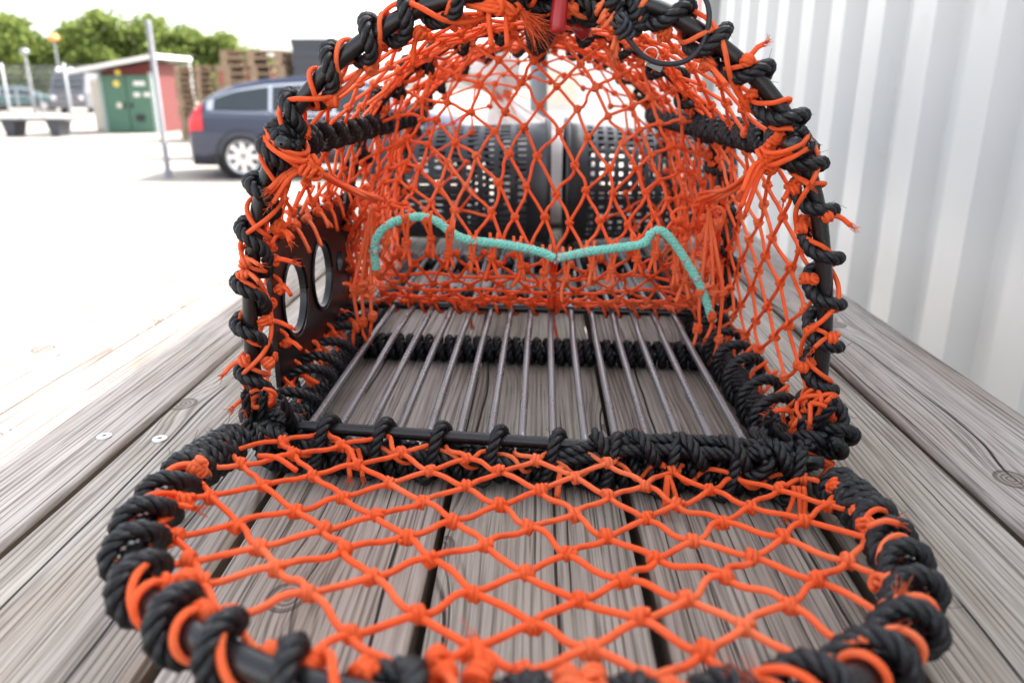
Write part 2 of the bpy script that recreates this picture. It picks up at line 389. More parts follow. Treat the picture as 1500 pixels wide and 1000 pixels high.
def helix(C, e1, e2, R, turns, t0=0., uneven=.6, jit=.15, n_per=26, slack=0.):
    """winding round a centre line C (N,3) with cross axes e1, e2"""
    K = int(turns); sk = np.arange(K + 1) + np.concatenate([[0], rng.uniform(-jit, jit, K - 1), [0]]); sk = sk / K
    tau = np.linspace(0, K, K * n_per); s = np.interp(tau, np.arange(K + 1), sk); fr = tau % 1
    th = TAU * (np.floor(tau) + fr - uneven * np.sin(TAU * fr) / TAU) + t0
    x = s * (len(C) - 1); i = np.clip(x.astype(int), 0, len(C) - 2); f = (x - i)[:, None]
    lerp = lambda A: A[i] * (1 - f) + A[i + 1] * f
    rr = R + slack * (1 + np.cos(th)) * .5
    return lerp(C) + rr[:, None] * (np.cos(th)[:, None] * lerp(e1) + np.sin(th)[:, None] * lerp(e2))
def hitch(C, e1, e2, R, turns, t0=0., run=.55, arc=.09, jit=.15, n_per=30, slack=0., dirn=1):
    """winding that runs along the e1 side and then crosses round the tube almost squarely"""
    K = int(turns); sk = np.concatenate([[0], np.arange(1, K) + rng.uniform(-jit, jit, K - 1), [K]]) / K
    tau = np.linspace(0, K, K * n_per); s = np.interp(tau, np.arange(K + 1), sk); fr = tau % 1
    # path parameter: first the run (s moves, angle nearly still), then the turn
    sfr = np.interp(fr, [0, .40, 1], [0, run, 1]); s = np.interp(np.floor(tau) + sfr, np.arange(K + 1), sk)
    g = np.interp(fr, [0, .40, 1], [-arc, arc, 1 - arc]); g = np.convolve(np.pad(g + np.floor(tau), 3, mode='edge'), np.ones(7) / 7, 'valid')
    th = dirn * TAU * g + t0
    x = np.clip(s, 0, 1) * (len(C) - 1); i = np.clip(x.astype(int), 0, len(C) - 2); f = (x - i)[:, None]
    lerp = lambda A: A[i] * (1 - f) + A[i + 1] * f
    rr = R + slack * (1 + np.cos(th)) * .5
    return lerp(C) + rr[:, None] * (np.cos(th)[:, None] * lerp(e1) + np.sin(th)[:, None] * lerp(e2))
def line_frames(a, b, n=60, up=(0, 0, 1)):
    a, b = np.array(a, float), np.array(b, float); C = a + (b - a) * np.linspace(0, 1, n)[:, None]
    t = nz(b - a); u = np.array(up, float); e1 = nz(u - t * (u @ t)); e2 = np.cross(t, e1)
    return C, np.tile(e1, (n, 1)), np.tile(e2, (n, 1))

# ================================================================== the setting
GZ = -1.0
m = MB(); n = 40
xs = np.concatenate([-np.geomspace(1, 900, 20)[::-1], [0], np.geomspace(1, 900, 20)])
G = np.array([[(x, y, GZ + .02 * math.sin(x * .7) * math.cos(y * .5) * (1 if abs(x) < 60 and abs(y) < 60 else 0)) for x in xs] for y in xs])
tag(m.grid(G, flip=False).build('ground', 'ground'), kind='structure')

# ---- table of weathered planks
table = thing('wooden_table', (-.09, .9, GZ), 'weathered grey plank table that the netted trap lies on', 'table')
edges = [-.662, -.515, -.365, -.208, -.066, .073, .213, .346, .482]
def plank(x0, x1, y0, y1, zt=0.0, th=.042, r=.0045):
    mb = MB(); gap = .0042; a = x0 + gap; b = x1 - gap; ny = 80
    rows = []
    ph = rng.uniform(0, 9)
    for y in np.linspace(y0, y1, ny):
        w = .0012 * math.sin(y * 4 + ph) + .0008 * math.sin(y * 11 + 2 * ph); w2 = .0012 * math.sin(y * 5 + 2 * ph) + .0007 * math.sin(y * 13 + ph)
        cup = .0010 * math.sin(ph)
        A, Bx = a + w, b + w2; mid = (A + Bx) / 2
        pr = [(A, zt - th), (A, zt - r * 1.4), (A + r * .3, zt - r * .4), (A + r, zt), (mid, zt + cup), (Bx - r, zt), (Bx - r * .3, zt - r * .4), (Bx, zt - r * 1.4), (Bx, zt - th)]
        rows.append([(x, y, z) for x, z in pr])
    mb.grid(rows, closed=True)
    nr = len(rows[0]); mb.ng.append(list(range(nr))); mb.ng.append([(ny - 1) * nr + k for k in range(nr)][::-1])
    return mb
for k in range(8):
    o = plank(edges[k], edges[k + 1], -.55, 2.35 + .01 * math.sin(k * 3.)).build('plank', 'wood', table)
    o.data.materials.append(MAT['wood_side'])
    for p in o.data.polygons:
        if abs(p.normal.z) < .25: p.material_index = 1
    md = o.modifiers.new('edge', 'EDGE_SPLIT'); md.split_angle = math.radians(50)
for y in (-.35, .63, 1.45, 2.2): MB().box((-.09, y, -.042 - .047), (1.06, .045, .09)).build('crossbeam', 'wood', table)
for x in (-.52, .34):
    for y in (-.29, 2.14): MB().box((x, y, GZ / 2 - .068), (.07, .07, .864)).build('leg', 'wood', table)
def screw(x, y):
    mb = MB(); mb.lathe([(.0021, .0009), (.0024, .0016), (.0062, .0014), (.0068, .0006), (.0068, -.001)], (x, y, .0007), (0, 0, 1), 20)
    o = mb.build('screw', 'washer_steel', table)
    MB().lathe([(.0001, .0), (.0023, 0.), (.0024, .0007)], (x, y, .0010), n=12).build('recess', 'dark_rubber', o)
for x, y in ((-.389, .631), (-.336, .627), (-.482, .64), (-.262, .634), (-.10, .628), (-.56, .63), (-.62, .635)): screw(x, y)

# ---- white corrugated container
def container(name, x0, y0, ln, label, zt=1.6, depth=2.4, posts=None, group=None):
    t = thing(name, (x0 + depth / 2, y0 + ln / 2, GZ), label, 'container', group)
    p = .278; prof = []; y = y0 + .12
    while y < y0 + ln - .12 - p:
        prof += [(0, y), (0, y + .112), (.048, y + .142), (.048, y + .248)]; y += p
    prof.append((0, y))
    zs = [GZ + .16, GZ + .9, .3, zt - .10]
    MB().grid([[(x0 + .012 + d, yy, z) for d, yy in prof] for z in zs], flip=True).build('corrugated_wall', 'container', t, smooth=False, bevel=0)
    MB().box((x0 + .04, y0 + ln / 2, zt - .05), (.08, ln, .10)).build('top_rail', 'container', t, False, bevel=.004)
    MB().box((x0 + .04, y0 + ln / 2, GZ + .08), (.08, ln, .16)).build('bottom_rail', 'container', t, False, bevel=.004)
    for yy in (y0 + .06, y0 + ln - .06):
        MB().box((x0 + .061, yy, (zt + GZ) / 2), (.13, .126, zt - GZ + .006)).build('corner_post', posts or 'container', t, False, bevel=.004)
    MB().box((x0 + depth / 2 + .02, y0 + ln / 2, zt - .02), (depth - .05, ln - .01, .03)).build('roof', 'container', t, False)
    for yy in (y0 + .03, y0 + ln - .03): MB().box((x0 + depth / 2 + .06, yy, (zt + GZ) / 2), (depth - .12, .05, zt - GZ - .06)).build('end_wall', 'container', t, False)
    MB().box((x0 + depth - .03, y0 + ln / 2, (zt + GZ) / 2), (.05, ln - .2, zt - GZ - .06)).build('far_wall', 'container', t, False)
    return t
container('shipping_container', .88, -1.55, 6.06, 'white corrugated steel container wall along the right of the table')
container('shipping_container', 1.3, 6.7, 2.9, 'farther white container with red corner posts behind the trap top', posts='red_post')

# ---- far white building
t = thing('white_building', (2.0, 22.5, GZ), 'plain white building seen through the back of the trap', 'building')
MB().box((2.2, 22.5, .25), (4.6, 5, 2.5)).build('wall', 'white_wall', t, False)
MB().box((2.2, 22.4, 1.56), (5.0, 5.4, .12)).build('roof', 'white_trim', t, False)
for x in (.55, 2.7):
    w = MB().box((x, 19.985, .35), (.9, .04, .8)).build('window', 'cream', t, False)
    MB().box((x, 19.975, -.08), (1.0, .08, .05)).build('sill', 'white_trim', w, False)

# ---- red shed with green doors
t = thing('shed', (-12.7, 26.6, GZ), 'red shed with green double doors and a pale sloping roof', 'shed')
x0, x1, y0, y1 = -13.55, -11.9, 25.0, 26.7
V = [(x0, y0, GZ), (x1, y0, GZ), (x1, y1, GZ), (x0, y1, GZ), (x0, y0, .82), (x1, y0, 1.10), (x1, y1, 1.10), (x0, y1, .82)]
MB().quads(V, [[0, 1, 5, 4], [1, 2, 6, 5], [2, 3, 7, 6], [3, 0, 4, 7]]).build('wall', 'shed_red', t, False)
for k in range(8):
    MB().box((x1 + .012, y0 + .12 + k * .21, .03), (.022, .19, 2.04)).build('board', 'shed_red', t, False)
a = math.atan2(.28, 1.65); R = [[math.cos(a), 0, -math.sin(a)], [0, 1, 0], [math.sin(a), 0, math.cos(a)]]
rf = MB().box((-12.85, 25.75, 1.04), (2.75, 2.6, .07), R).build('roof', 'grey_trim', t, False)
MB().box((-12.85, 24.42, 1.02), (2.78, .05, .12), R).build('fascia', 'white_trim', rf, False)
MB().box((-11.49, 25.75, 1.25), (.05, 2.65, .12)).build('fascia', 'white_trim', rf, False)
for k, x in enumerate((-13.12, -12.36)):
    dd = MB().box((x, y0 - .03, -.14), (.73, .05, 1.70)).build('door', 'shed_green', t, False, bevel=.01)
    MB().box((x + (.26 if k == 0 else -.26), y0 - .075, -.18), (.05, .05, .16)).build('handle', 'dark_rubber', dd, False)
for x in (-13.53, -11.94): MB().box((x, y0 - .03, -.10), (.10, .09, 1.80)).build('door_post', 'grey_trim', t, False)
def disc(c, r, nm, mt, par): MB().lathe([(.001, .012), (r, .012), (r, 0)], c, (0, -1, 0), 20).build(nm, mt, par, False)
disc((-13.02, y0 - .056, .46), .10, 'warning_sign', 'yellow_sign', t); disc((-13.02, y0 - .056, -.18), .09, 'warning_sign', 'cream', t)
disc((-12.95, y0 - .01, .79), .09, 'lamp', 'yellow_sign', t)
for x, z, w, h in ((-12.30, .47, .36, .13), (-12.42, .14, .20, .12), (-12.10, .14, .20, .12)):
    MB().box((x, y0 - .062, z), (w, .012, h)).build('notice', 'white_trim', t, False)
MB().box((-12.40, y0 - .08, -.55), (.26, .06, .2)).build('mail_box', 'dark_rubber', t, False, bevel=.01)
t = thing('cabinet', (-14.2, 26.2, GZ), 'cream metal cabinet standing under the left eave of the shed', 'cabinet')
MB().box((-14.25, 26.3, -.2), (.42, .6, 1.6)).build('body', 'cream', t, False, bevel=.02)
MB().box((-14.25, 25.985, -.2), (.36, .03, 1.45)).build('door', 'cream', t, False, bevel=.01)

# ---- steel pole in the yard
t = thing('steel_pole', (-5.60, 11.87, GZ), 'bare galvanised steel pole standing behind the rear of the blue car', 'pole')
MB().lathe([(.055, 0), (.055, .12), (.042, .14), (.040, 2.2), (.030, 2.24), (.001, 2.25)], (-5.60, 11.87, GZ), n=16).build('post', 'galvanised', t)
MB().lathe([(.11, 0), (.11, .02), (.05, .025)], (-5.60, 11.87, GZ), n=16).build('base_plate', 'galvanised', t)

# ---- fence, lamp posts, trolley
t = thing('wire_fence', (-24, 40, GZ), 'grey wire fence with steel posts in front of the trees', 'fence')
fx = [-30.5, -26.55, -23.4, -20.2, -17.1]
for x in fx: MB().lathe([(.07, 0), (.07, 2.5), (.001, 2.54)], (x, 40, GZ), n=10).build('post', 'post_grey', t)
for z in np.linspace(.15, 2.4, 9): MB().sweep([[(-30.5, 40.05, GZ + z), (-24, 40.05, GZ + z - .01), (-17.1, 40.05, GZ + z)]], .012, 5).build('wire', 'post_grey', t)
mb = MB(); P = [[(x, 40.06, GZ + .1), (x, 40.06, GZ + 1.2), (x, 40.06, GZ + 2.4)] for x in np.arange(-30.4, -17.1, .22)]
tag(mb.sweep(P, .006, 4).build('wire_mesh', 'post_grey', t), kind='stuff')
def lamp(x, y, h, label, lens, r):
    t = thing('street_lamp', (x, y, GZ), label, 'street lamp', 'lamp posts by the trees')
    MB().lathe([(.10, 0), (.09, 1), (.06, h - .2), (.06, h)], (x, y, GZ), n=10).build('post', 'post_grey', t)
    MB().lathe([(.10, h - .12), (r, h), (r * 1.05, h + r * .5), (r * .7, h + r), (.001, h + r * 1.15)], (x, y, GZ), n=18).build('lamp_head', lens, t)
lamp(-35.5, 60, 4.75, 'tall lamp post with an orange head in front of the trees', 'orange_lens', .36)
lamp(-28.4, 45, 3.2, 'short lamp post with a white globe behind the fence', 'post_grey', .22)
t = thing('flat_trolley', (-14.5, 22.9, GZ), 'low flat trolley on two dark blocks in the sunlit yard', 'trolley')
MB().box((-14.55, 22.95, GZ + .46), (2.3, .8, .07)).build('platform', 'bin_grey', t, False, bevel=.01)
for x in (-15.17, -13.85):
    V = [(x - .12, 22.7, GZ), (x + .12, 22.7, GZ), (x + .12, 23.2, GZ), (x - .12, 23.2, GZ), (x - .2, 22.65, GZ + .42), (x + .2, 22.65, GZ + .42), (x + .2, 23.25, GZ + .42), (x - .2, 23.25, GZ + .42)]
    MB().quads(V, [[0, 1, 5, 4], [1, 2, 6, 5], [2, 3, 7, 6], [3, 0, 4, 7], [4, 5, 6, 7], [3, 2, 1, 0]]).build('block', 'bin_grey', t, False)
for x in (-15.1, -14.4): MB().lathe([(.02, 0), (.02, .75)], (x, 23.2, GZ + .49), n=8).build('stake', 'post_grey', t)

# ---- cars
def interp(x, tab): return float(np.interp(x, [a for a, _ in tab], [b for _, b in tab]))
ZT = [(-2.20, .60), (-2.18, .88), (-2.08, 1.04), (-1.95, 1.14), (-1.78, 1.245), (-1.45, 1.375), (-1.0, 1.455), (-.4, 1.495), (.2, 1.485), (.55, 1.40), (.9, 1.22), (1.3, 1.0), (1.9, .92), (2.2, .78), (2.33, .55)]
ZB = [(-2.20, .98), (-1.9, 1.0), (-1, .97), (1, .90), (2.33, .70)]
WW = [(-2.20, .74), (-2.14, .83), (-1.95, .89), (-1.4, .925), (1.5, .92), (2.1, .82), (2.33, .62)]
def car_pt(x, q, off=0.0):
    zt, zb, w = interp(x, ZT), interp(x, ZB), interp(x, WW); zb = min(zb, zt - .06); k = min(1, max(0, (zt - zb) / .5)) ** .6
    pr = [(0, .20), (w * .9, .20), (w * .985, .34), (w, .62), (w * .985, zb), (w * .985 - .21 * k, zt - .06), (w * .70, zt - .005), (0, zt)]
    i = min(6, int(q)); f = q - i; a, b = pr[i], pr[i + 1]
    dy, dz = b[0] - a[0], b[1] - a[1]; L = math.hypot(dy, dz) + 1e-9
    return (x, a[0] + dy * f + off * dz / L, a[1] + dz * f - off * dy / L)
def car(name, label, loc, yaw, paint, group=None):
    t = thing(name, loc, label, 'car', group); c, s = math.cos(yaw), math.sin(yaw)
    def X(p, sd=1): x, y, z = p; y *= -sd; return (loc[0] + x * c - y * s, loc[1] + x * s + y * c, loc[2] + z)   # sd=+1: right-hand side
    xs = np.unique(np.concatenate([np.linspace(-2.20, 2.33, 60), [a for a, _ in ZT]])); qs = np.concatenate([np.linspace(0, 7, 29)])
    ring = []
    for x in xs: ring.append([X(car_pt(x, q), 1) for q in qs] + [X(car_pt(x, q), -1) for q in qs[::-1][1:-1]])
    mb = MB(); mb.grid(ring, closed=True); nr = len(ring[0]); mb.ng += [list(range(nr))[::-1], [(len(xs) - 1) * nr + k for k in range(nr)]]
    mb.build('body', paint, t)
    def patch(nm, mt, x0, x1, q0, q1, off, sd, par=t, nx=10):
        mb = MB(); mb.grid([[X(car_pt(x, q, off), sd) for q in np.linspace(q0, q1, 5)] for x in np.linspace(x0, x1, nx)]); return mb.build(nm, mt, par)
    for sd in (1, -1):
        patch('window_trim', 'chrome', -1.86, .98, 3.96, 4.92, .004, sd, nx=24)
        for a, b in ((-1.76, -.95), (-.90, -.02), (.03, .86)):
            patch('side_window', 'car_glass', a, b, 4.06, 4.84, .009, sd)
        patch('tail_lamp', 'tail_red', -2.195, -1.93, 3.25, 4.95, .012, sd)
        patch('headlamp', 'alloy', 2.0, 2.30, 3.2, 3.9, .01, sd)
        patch('sill_trim', 'dark_rubber', -2.1, 2.2, 1.2, 2.1, .006, sd, nx=20)
        patch('door_handle', 'chrome', -.45, -.25, 3.7, 3.78, .03, sd); patch('door_handle', 'chrome', .55, .75, 3.7, 3.78, .03, sd)
        for wx in (-1.38, 1.40):
            ax = np.array(X((0, 1, 0), sd)) - np.array(X((0, 0, 0), sd)); ctr = np.array(X((wx, .80, .33), sd))
            MB().lathe([(.34, .0), (.385, .128), (.40, .134), (.405, .128)], ctr, ax, 36).build('wheel_arch', 'dark_rubber', t)
            wh = MB().lathe([(.22, .0), (.24, .12), (.30, .135), (.33, .11), (.33, -.09), (.22, -.09)], ctr, ax, 36).build('wheel', 'tyre', t)
            rm = MB(); rm.lathe([(.001, .105), (.05, .112), (.06, .09), (.06, .03)], ctr, ax, 20); rm.lathe([(.245, .13), (.225, .125), (.215, .05), (.001, .03)], ctr, ax, 32)
            rm.build('rim', 'alloy', wh)
            e1 = np.array([c, s, 0]); e2 = np.array([0, 0, 1.]); mb = MB()
            for k in range(8):
                a = k * TAU / 8; d = math.cos(a) * e1 + math.sin(a) * e2; pp = -math.sin(a) * e1 + math.cos(a) * e2
                mb.box(ctr + d * .135 + ax * .105, (.19, .072, .03), np.stack([d, pp, nz(ax)], 1))
            mb.build('spokes', 'chrome', wh, False)
    patch('windscreen', 'car_glass', .58, 1.2, 5.1, 7, .01, 1); patch('windscreen', 'car_glass', .58, 1.2, 5.1, 7, .01, -1)
    patch('rear_window', 'car_glass', -2.06, -1.80, 5.5, 7, .01, 1); patch('rear_window', 'car_glass', -2.06, -1.80, 5.5, 7, .01, -1)
    MB().box(X((-2.21, 0, .52)), (.05 + abs(s) * .4, .5, .12)).build('number_plate', 'white_trim', t, False)
    return t
yw = math.radians(6)
car('parked_car', 'dark blue estate car parked behind the left side of the trap', (-4.50 + 1.38 * math.cos(yw), 12.75 + 1.38 * math.sin(yw), GZ), yw, 'car_blue')
car('parked_car', 'small teal car parked far off behind the wire fence', (-32.3, 50, GZ), math.radians(20), 'car_teal')
t = thing('parked_van', (-26.4, 46, GZ), 'dark grey van facing the camera behind the wire fence', 'van')
V = [(-27.45, 45, GZ + .3), (-25.35, 45, GZ + .3), (-25.35, 49, GZ + .3), (-27.45, 49, GZ + .3), (-27.45, 45, GZ + 1.1), (-25.35, 45, GZ + 1.1), (-25.45, 45.6, GZ + 2.25), (-27.35, 45.6, GZ + 2.25), (-25.45, 49, GZ + 2.3), (-27.35, 49, GZ + 2.3), (-25.35, 49, GZ + 1.1), (-27.45, 49, GZ + 1.1)]
MB().quads(V, [[0, 1, 5, 4], [4, 5, 6, 7], [7, 6, 8, 9], [1, 2, 10, 5], [5, 10, 8, 6], [3, 0, 4, 11], [11, 4, 7, 9], [2, 3, 11, 10], [10, 11, 9, 8]]).build('body', 'van_grey', t, False, bevel=.06)
MB().quads([(-27.25, 45.05, GZ + 1.22), (-25.55, 45.05, GZ + 1.22), (-25.62, 45.5, GZ + 2.1), (-27.18, 45.5, GZ + 2.1)], [[0, 1, 2, 3]]).build('windscreen', 'car_glass', t, False, solid=.03)
for x in (-27.2, -25.6):
    MB().lathe([(.001, .03), (.14, .02), (.16, 0)], (x, 44.99, GZ + .85), (0, -1, 0), 16).build('headlamp', 'chrome', t)
    MB().lathe([(.001, .1), (.2, .1), (.32, .08), (.32, -.1), (.001, -.1)], (x, 45.9, GZ + .32), (1, 0, 0), 20).build('wheel', 'tyre', t)
for x in (-27.1, -26.4, -25.7): MB().lathe([(.001, .12), (.12, .08), (.14, 0)], (x, 45.7, GZ + 2.33), (0, -.6, .8), 14).build('roof_lamp', 'chrome', t)

# ---- pallets in stacks
def pallet_mesh(mt):
    mb = MB()
    for k in range(5): mb.box((0, -.34 + k * .17, .133), (1.2, .125, .022))
    for k in range(3): mb.box((-.53 + k * .53, 0, .111), (.14, .8, .022))
    for i in range(3):
        for j in range(3): mb.box((-.53 + i * .53, -.35 + j * .35, .061), (.14, .10, .078))
    for j in range(3): mb.box((0, -.35 + j * .35, .011), (1.2, .10, .022))
    o = mb.build('pallet', mt, None, False); me = o.data; bpy.data.objects.remove(o); return me
pm = [pallet_mesh('pallet_wood'), pallet_mesh('pallet_red')]
ORD = ['top', 'second', 'third', 'fourth', 'fifth', 'sixth', 'seventh', 'eighth', 'ninth', 'tenth', 'eleventh', 'twelfth', 'thirteenth', 'fourteenth', 'fifteenth', 'sixteenth']
stacks = [(-8.85, 21.5, 13, 'weathered pallet stack nearest the red shed', 0), (-7.55, 21.2, 13, 'pallet stack second from the red shed', 1), (-5.55, 16.3, 14, 'tall pallet stack beside the dark grey bin', 0)]
for sx, sy, cnt, ds, red in stacks:
    yw0 = rng.uniform(-.1, .1)
    for k in range(cnt):
        o = bpy.data.objects.new('pallet', pm[1 if red and k % 3 else 0]); COL.objects.link(o)
        o.location = (sx + rng.uniform(-.03, .03), sy + rng.uniform(-.03, .03), GZ + k * .1445); o.rotation_euler = (0, 0, yw0 + rng.uniform(-.03, .03))
        tag(o, f'{ORD[cnt - 1 - k]} pallet from the top, {ds}' if k < cnt - 1 else f'topmost pallet, {ds}', 'pallet', 'wooden pallets stacked behind the blue car')
t = thing('storage_bin', (-4.35, 16.4, GZ), 'tall dark grey ribbed storage bin rising behind the blue car', 'bin')
MB().box((-4.35, 16.4, .1), (.86, .8, 2.14)).build('body', 'bin_grey', t, False, bevel=.02)
for k in range(12): MB().box((-4.35, 15.992, -.85 + k * .18), (.86, .03, .07)).build('rib', 'bin_grey', t, False)
MB().box((-4.35, 16.4, 1.20), (.90, .84, .06)).build('lid', 'bin_grey', t, False, bevel=.015)

# ---- trees
def tree(x, y, h, w, label):
    t = thing('tree', (x, y, GZ), label, 'tree', 'trees behind the yard')
    tp = smooth_path([(x, y, GZ), (x + .1, y, GZ + h * .3), (x - .1, y + .1, GZ + h * .7)], .4)
    mb = MB(); mb.sweep(tp, np.linspace(.22, .06, len(tp)), 7)
    for k in range(6):
        a = rng.uniform(0, TAU); z = GZ + h * rng.uniform(.25, .6); e = (x + math.cos(a) * w * .35, y + math.sin(a) * w * .35, z + h * .2)
        mb.sweep([[(x, y, z), ((x + e[0]) / 2, (y + e[1]) / 2, z + h * .07), e]], np.array([.08, .05, .02]), 5)
    mb.build('trunk', 'bark', t)
    nb = 44; cs = []
    for k in range(nb):
        a = rng.uniform(0, TAU); hh = rng.uniform(.16, .95) ** .9; rr = w * .5 * math.sin(PI * min(.97, .28 + .66 * hh)) * math.sqrt(rng.uniform(0.05, 1))
        cs.append((x + rr * math.cos(a), y + rr * math.sin(a), GZ + h * hh, rng.uniform(.11, .19) * w))
    N = 5200; ci = rng.integers(0, nb, N); C = np.array(cs)
    d = nz(rng.normal(0, 1, (N, 3))); r = C[ci, 3:4] * rng.uniform(.1, 1.5, (N, 1)) ** .8
    p = C[ci, :3] + d * r * np.array([1, 1, .75]); a = nz(rng.normal(0, 1, (N, 3))); b = nz(np.cross(a, rng.normal(0, 1, (N, 3))))
    sz = rng.uniform(.13, .27, (N, 1)) * (w / 5) ** .4
    V = np.stack([p - a * sz, p + b * sz * .6, p + a * sz, p - b * sz * .6], 1).reshape(-1, 3)
    Q = np.arange(N * 4).reshape(-1, 4); u = np.repeat(rng.uniform(0, 1, N), 4)
    MB().quads(V, Q, np.stack([u, u], 1)).build('crown', 'leaf', t, False)
trs = [(-45, 66, 5.9, 6.5, 'leafy tree at the far left edge above the wire fence'), (-41, 64, 6.5, 6, 'rounded tree left of the orange lamp head'), (-37.6, 67, 6.4, 5.8, 'bushy tree directly behind the orange lamp post'),
       (-34.3, 65, 7.0, 6, 'tallest tree rising above the left end of the shed roof'), (-31.4, 66, 6.7, 6, 'broad tree behind the top of the steel pole'), (-28.6, 66, 5.9, 5.4, 'light green tree just right of the steel pole'),
       (-25.6, 66, 5.5, 5, 'tree above the pallet stack nearest the shed'), (-22.9, 67, 4.5, 4.6, 'low tree above the tall pallets'), (-20.2, 68, 4.0, 4.4, 'lowest tree at the right end of the tree line'),
       (-47, 72, 4.5, 7, 'dark undergrowth tree at the far left behind the fence'), (-39.5, 71, 4.6, 7, 'shrubby tree filling the gap behind the grey van'), (-33, 71, 4.8, 7, 'shrubby tree low behind the red shed'), (-27, 71, 4.2, 6, 'shrubby tree behind the pallets in the second row')]
for a in trs: tree(*a)

# ================================================================== things behind the trap on the table
def basket(label, x_rim, x_base, y, zc, r_rim, r_base, na, nl, hole_a, hole_l, stagger):
    t = thing('perforated_basket', ((x_rim + x_base) / 2, y, 0), label, 'basket', 'black perforated baskets behind the trap')
    mb = MB(); sg = 1 if x_base > x_rim else -1; L = abs(x_base - x_rim)
    P = lambda a, l: (x_rim + sg * L * l, y + (r_rim + (r_base - r_rim) * l) * math.cos(a), zc + (r_rim + (r_base - r_rim) * l) * math.sin(a))
    l0 = .12
    for j in range(nl):
        for i in range(na):
            o = .5 if (stagger and j % 2) else 0
            a0, a1 = (i + o) * TAU / na, (i + 1 + o) * TAU / na; b0, b1 = l0 + (1 - l0) * j / nl, l0 + (1 - l0) * (j + 1) / nl
            ac, bc = (a0 + a1) / 2, (b0 + b1) / 2; ha, hb = (a1 - a0) / 2 * hole_a, (b1 - b0) / 2 * hole_l
            o_ = [P(a0, b0), P(a1, b0), P(a1, b1), P(a0, b1)]; i_ = [P(ac - ha, bc - hb), P(ac + ha, bc - hb), P(ac + ha, bc + hb), P(ac - ha, bc + hb)]
            mb.quads(o_ + i_, [[0, 1, 5, 4], [1, 2, 6, 5], [2, 3, 7, 6], [3, 0, 4, 7]])
    mb.build('wall', 'basket_plastic', t, False, solid=.003)
    mb = MB(); prof = [(r_rim + .002, L * l0), (r_rim + .003, .012), (r_rim + .012, .010), (r_rim + .012, 0), (r_rim - .002, 0), (r_rim - .003, L * l0)]
    mb.lathe(prof, (x_rim, y, zc), (sg, 0, 0), 56).build('rim', 'basket_plastic', t)
    MB().lathe([(.001, L), (r_base * .6, L), (r_base, L), (r_base + .001, L - .012)], (x_rim, y, zc), (sg, 0, 0), 56).build('base', 'basket_plastic', t, solid=.003)
    return t
basket('black slotted basket lying on its side behind the left of the funnel', .028, -.31, 1.55, .124, .112, .104, 50, 10, .50, .66, True)
basket('black square-holed basket lying on its side behind the right of the funnel', .055, .37, 1.55, .124, .112, .092, 36, 15, .58, .58, False)
# tied white sack
t = thing('sack', (-.06, 1.82, 0), 'pale woven sack tied at the neck with orange twine', 'sack')
rows = []
for k, (z, rx, ry, ox) in enumerate([(.004, .10, .07, .03), (.03, .125, .085, .03), (.10, .13, .09, .02), (.17, .11, .08, .005), (.22, .075, .06, -.03), (.255, .04, .036, -.06), (.278, .02, .02, -.077), (.284, .018, .018, -.079), (.292, .022, .021, -.083), (.31, .05, .04, -.10), (.33, .082, .05, -.125), (.35, .10, .055, -.14), (.368, .11, .05, -.15)]):
    ring = []
    for j in range(64):
        a = j * TAU / 64; pl = 1 + (.10 + .22 * math.exp(-((z - .284) / .05) ** 2)) * math.sin(9 * a + 2 * math.sin(3 * a) + z * 20) + .06 * math.sin(4 * a + z * 31)
        ring.append((ox + rx * pl * math.cos(a), 1.82 + ry * pl * math.sin(a), z + (.025 * math.sin(5 * a) if z > .34 else 0)))
    rows.append(ring)
mb = MB(); mb.grid(rows, closed=True); mb.ng.append(list(range(64))[::-1])
o = mb.build('bag', 'sack', t); o.modifiers.new('sub', 'SUBSURF').render_levels = 1
mb = MB()
for k in range(4): twine(mb, [(-.079 + .024 * math.cos(a), 1.82 + .024 * math.sin(a), .281 + k * .004 + .003 * math.sin(a + k)) for a in np.linspace(0, TAU, 14)], .002)
tail(mb, (-.075, 1.797, .286), (.8, -.4, .3), .06); tail(mb, (-.07, 1.797, .286), (.6, -.4, -.6), .05)
mb.build('tie', 'orange_twine', t)
t = thing('grey_post', (.01, 2.05, 0), 'grey steel tube standing behind the white sack', 'post')
MB().lathe([(.022, 0), (.022, .40), (.018, .41), (.001, .412)], (.005, 2.05, 0), n=18).build('tube', 'galvanised', t)
MB().lathe([(.05, 0), (.05, .008), (.023, .010)], (.005, 2.05, 0), n=18).build('foot', 'galvanised', t)

# ================================================================== the trap
TY0, TY1, TY2 = .595, .92, 1.30
trap = thing('lobster_trap', (0, .93, 0), 'arched lobster trap of orange netting on a black rope-bound frame, door open', 'trap')
half = [(-.231, .020), (-.231, .10), (-.2265, .15), (-.2155, .205), (-.204, .239), (-.191, .266), (-.174, .291), (-.146, .318), (-.111, .341), (-.071, .358)]
AR = smooth_path(np.array(half + [(0, .368)] + [(-x, z) for x, z in half[::-1]]), .004)
AN = len(AR); ARC = .004 * (AN - 1)
ART = nz(np.gradient(AR, axis=0)); ARN = np.stack([ART[:, 1], -ART[:, 0]], 1)       # inward normal
def arch_at(s, y, inset=0.0):
    x = min(max(s, 0), 1) * (AN - 1); i = min(int(x), AN - 2); f = x - i
    p = AR[i] * (1 - f) + AR[i + 1] * f + (ARN[i] * (1 - f) + ARN[i + 1] * f) * inset
    return np.array([p[0], y, p[1]])
def arch3(y): return np.stack([AR[:, 0], np.full(AN, y), AR[:, 1]], 1)
E1 = np.stack([ARN[:, 0], np.zeros(AN), ARN[:, 1]], 1); E2 = np.tile([0, -1., 0], (AN, 1))
TR = .0062; RR = .0052
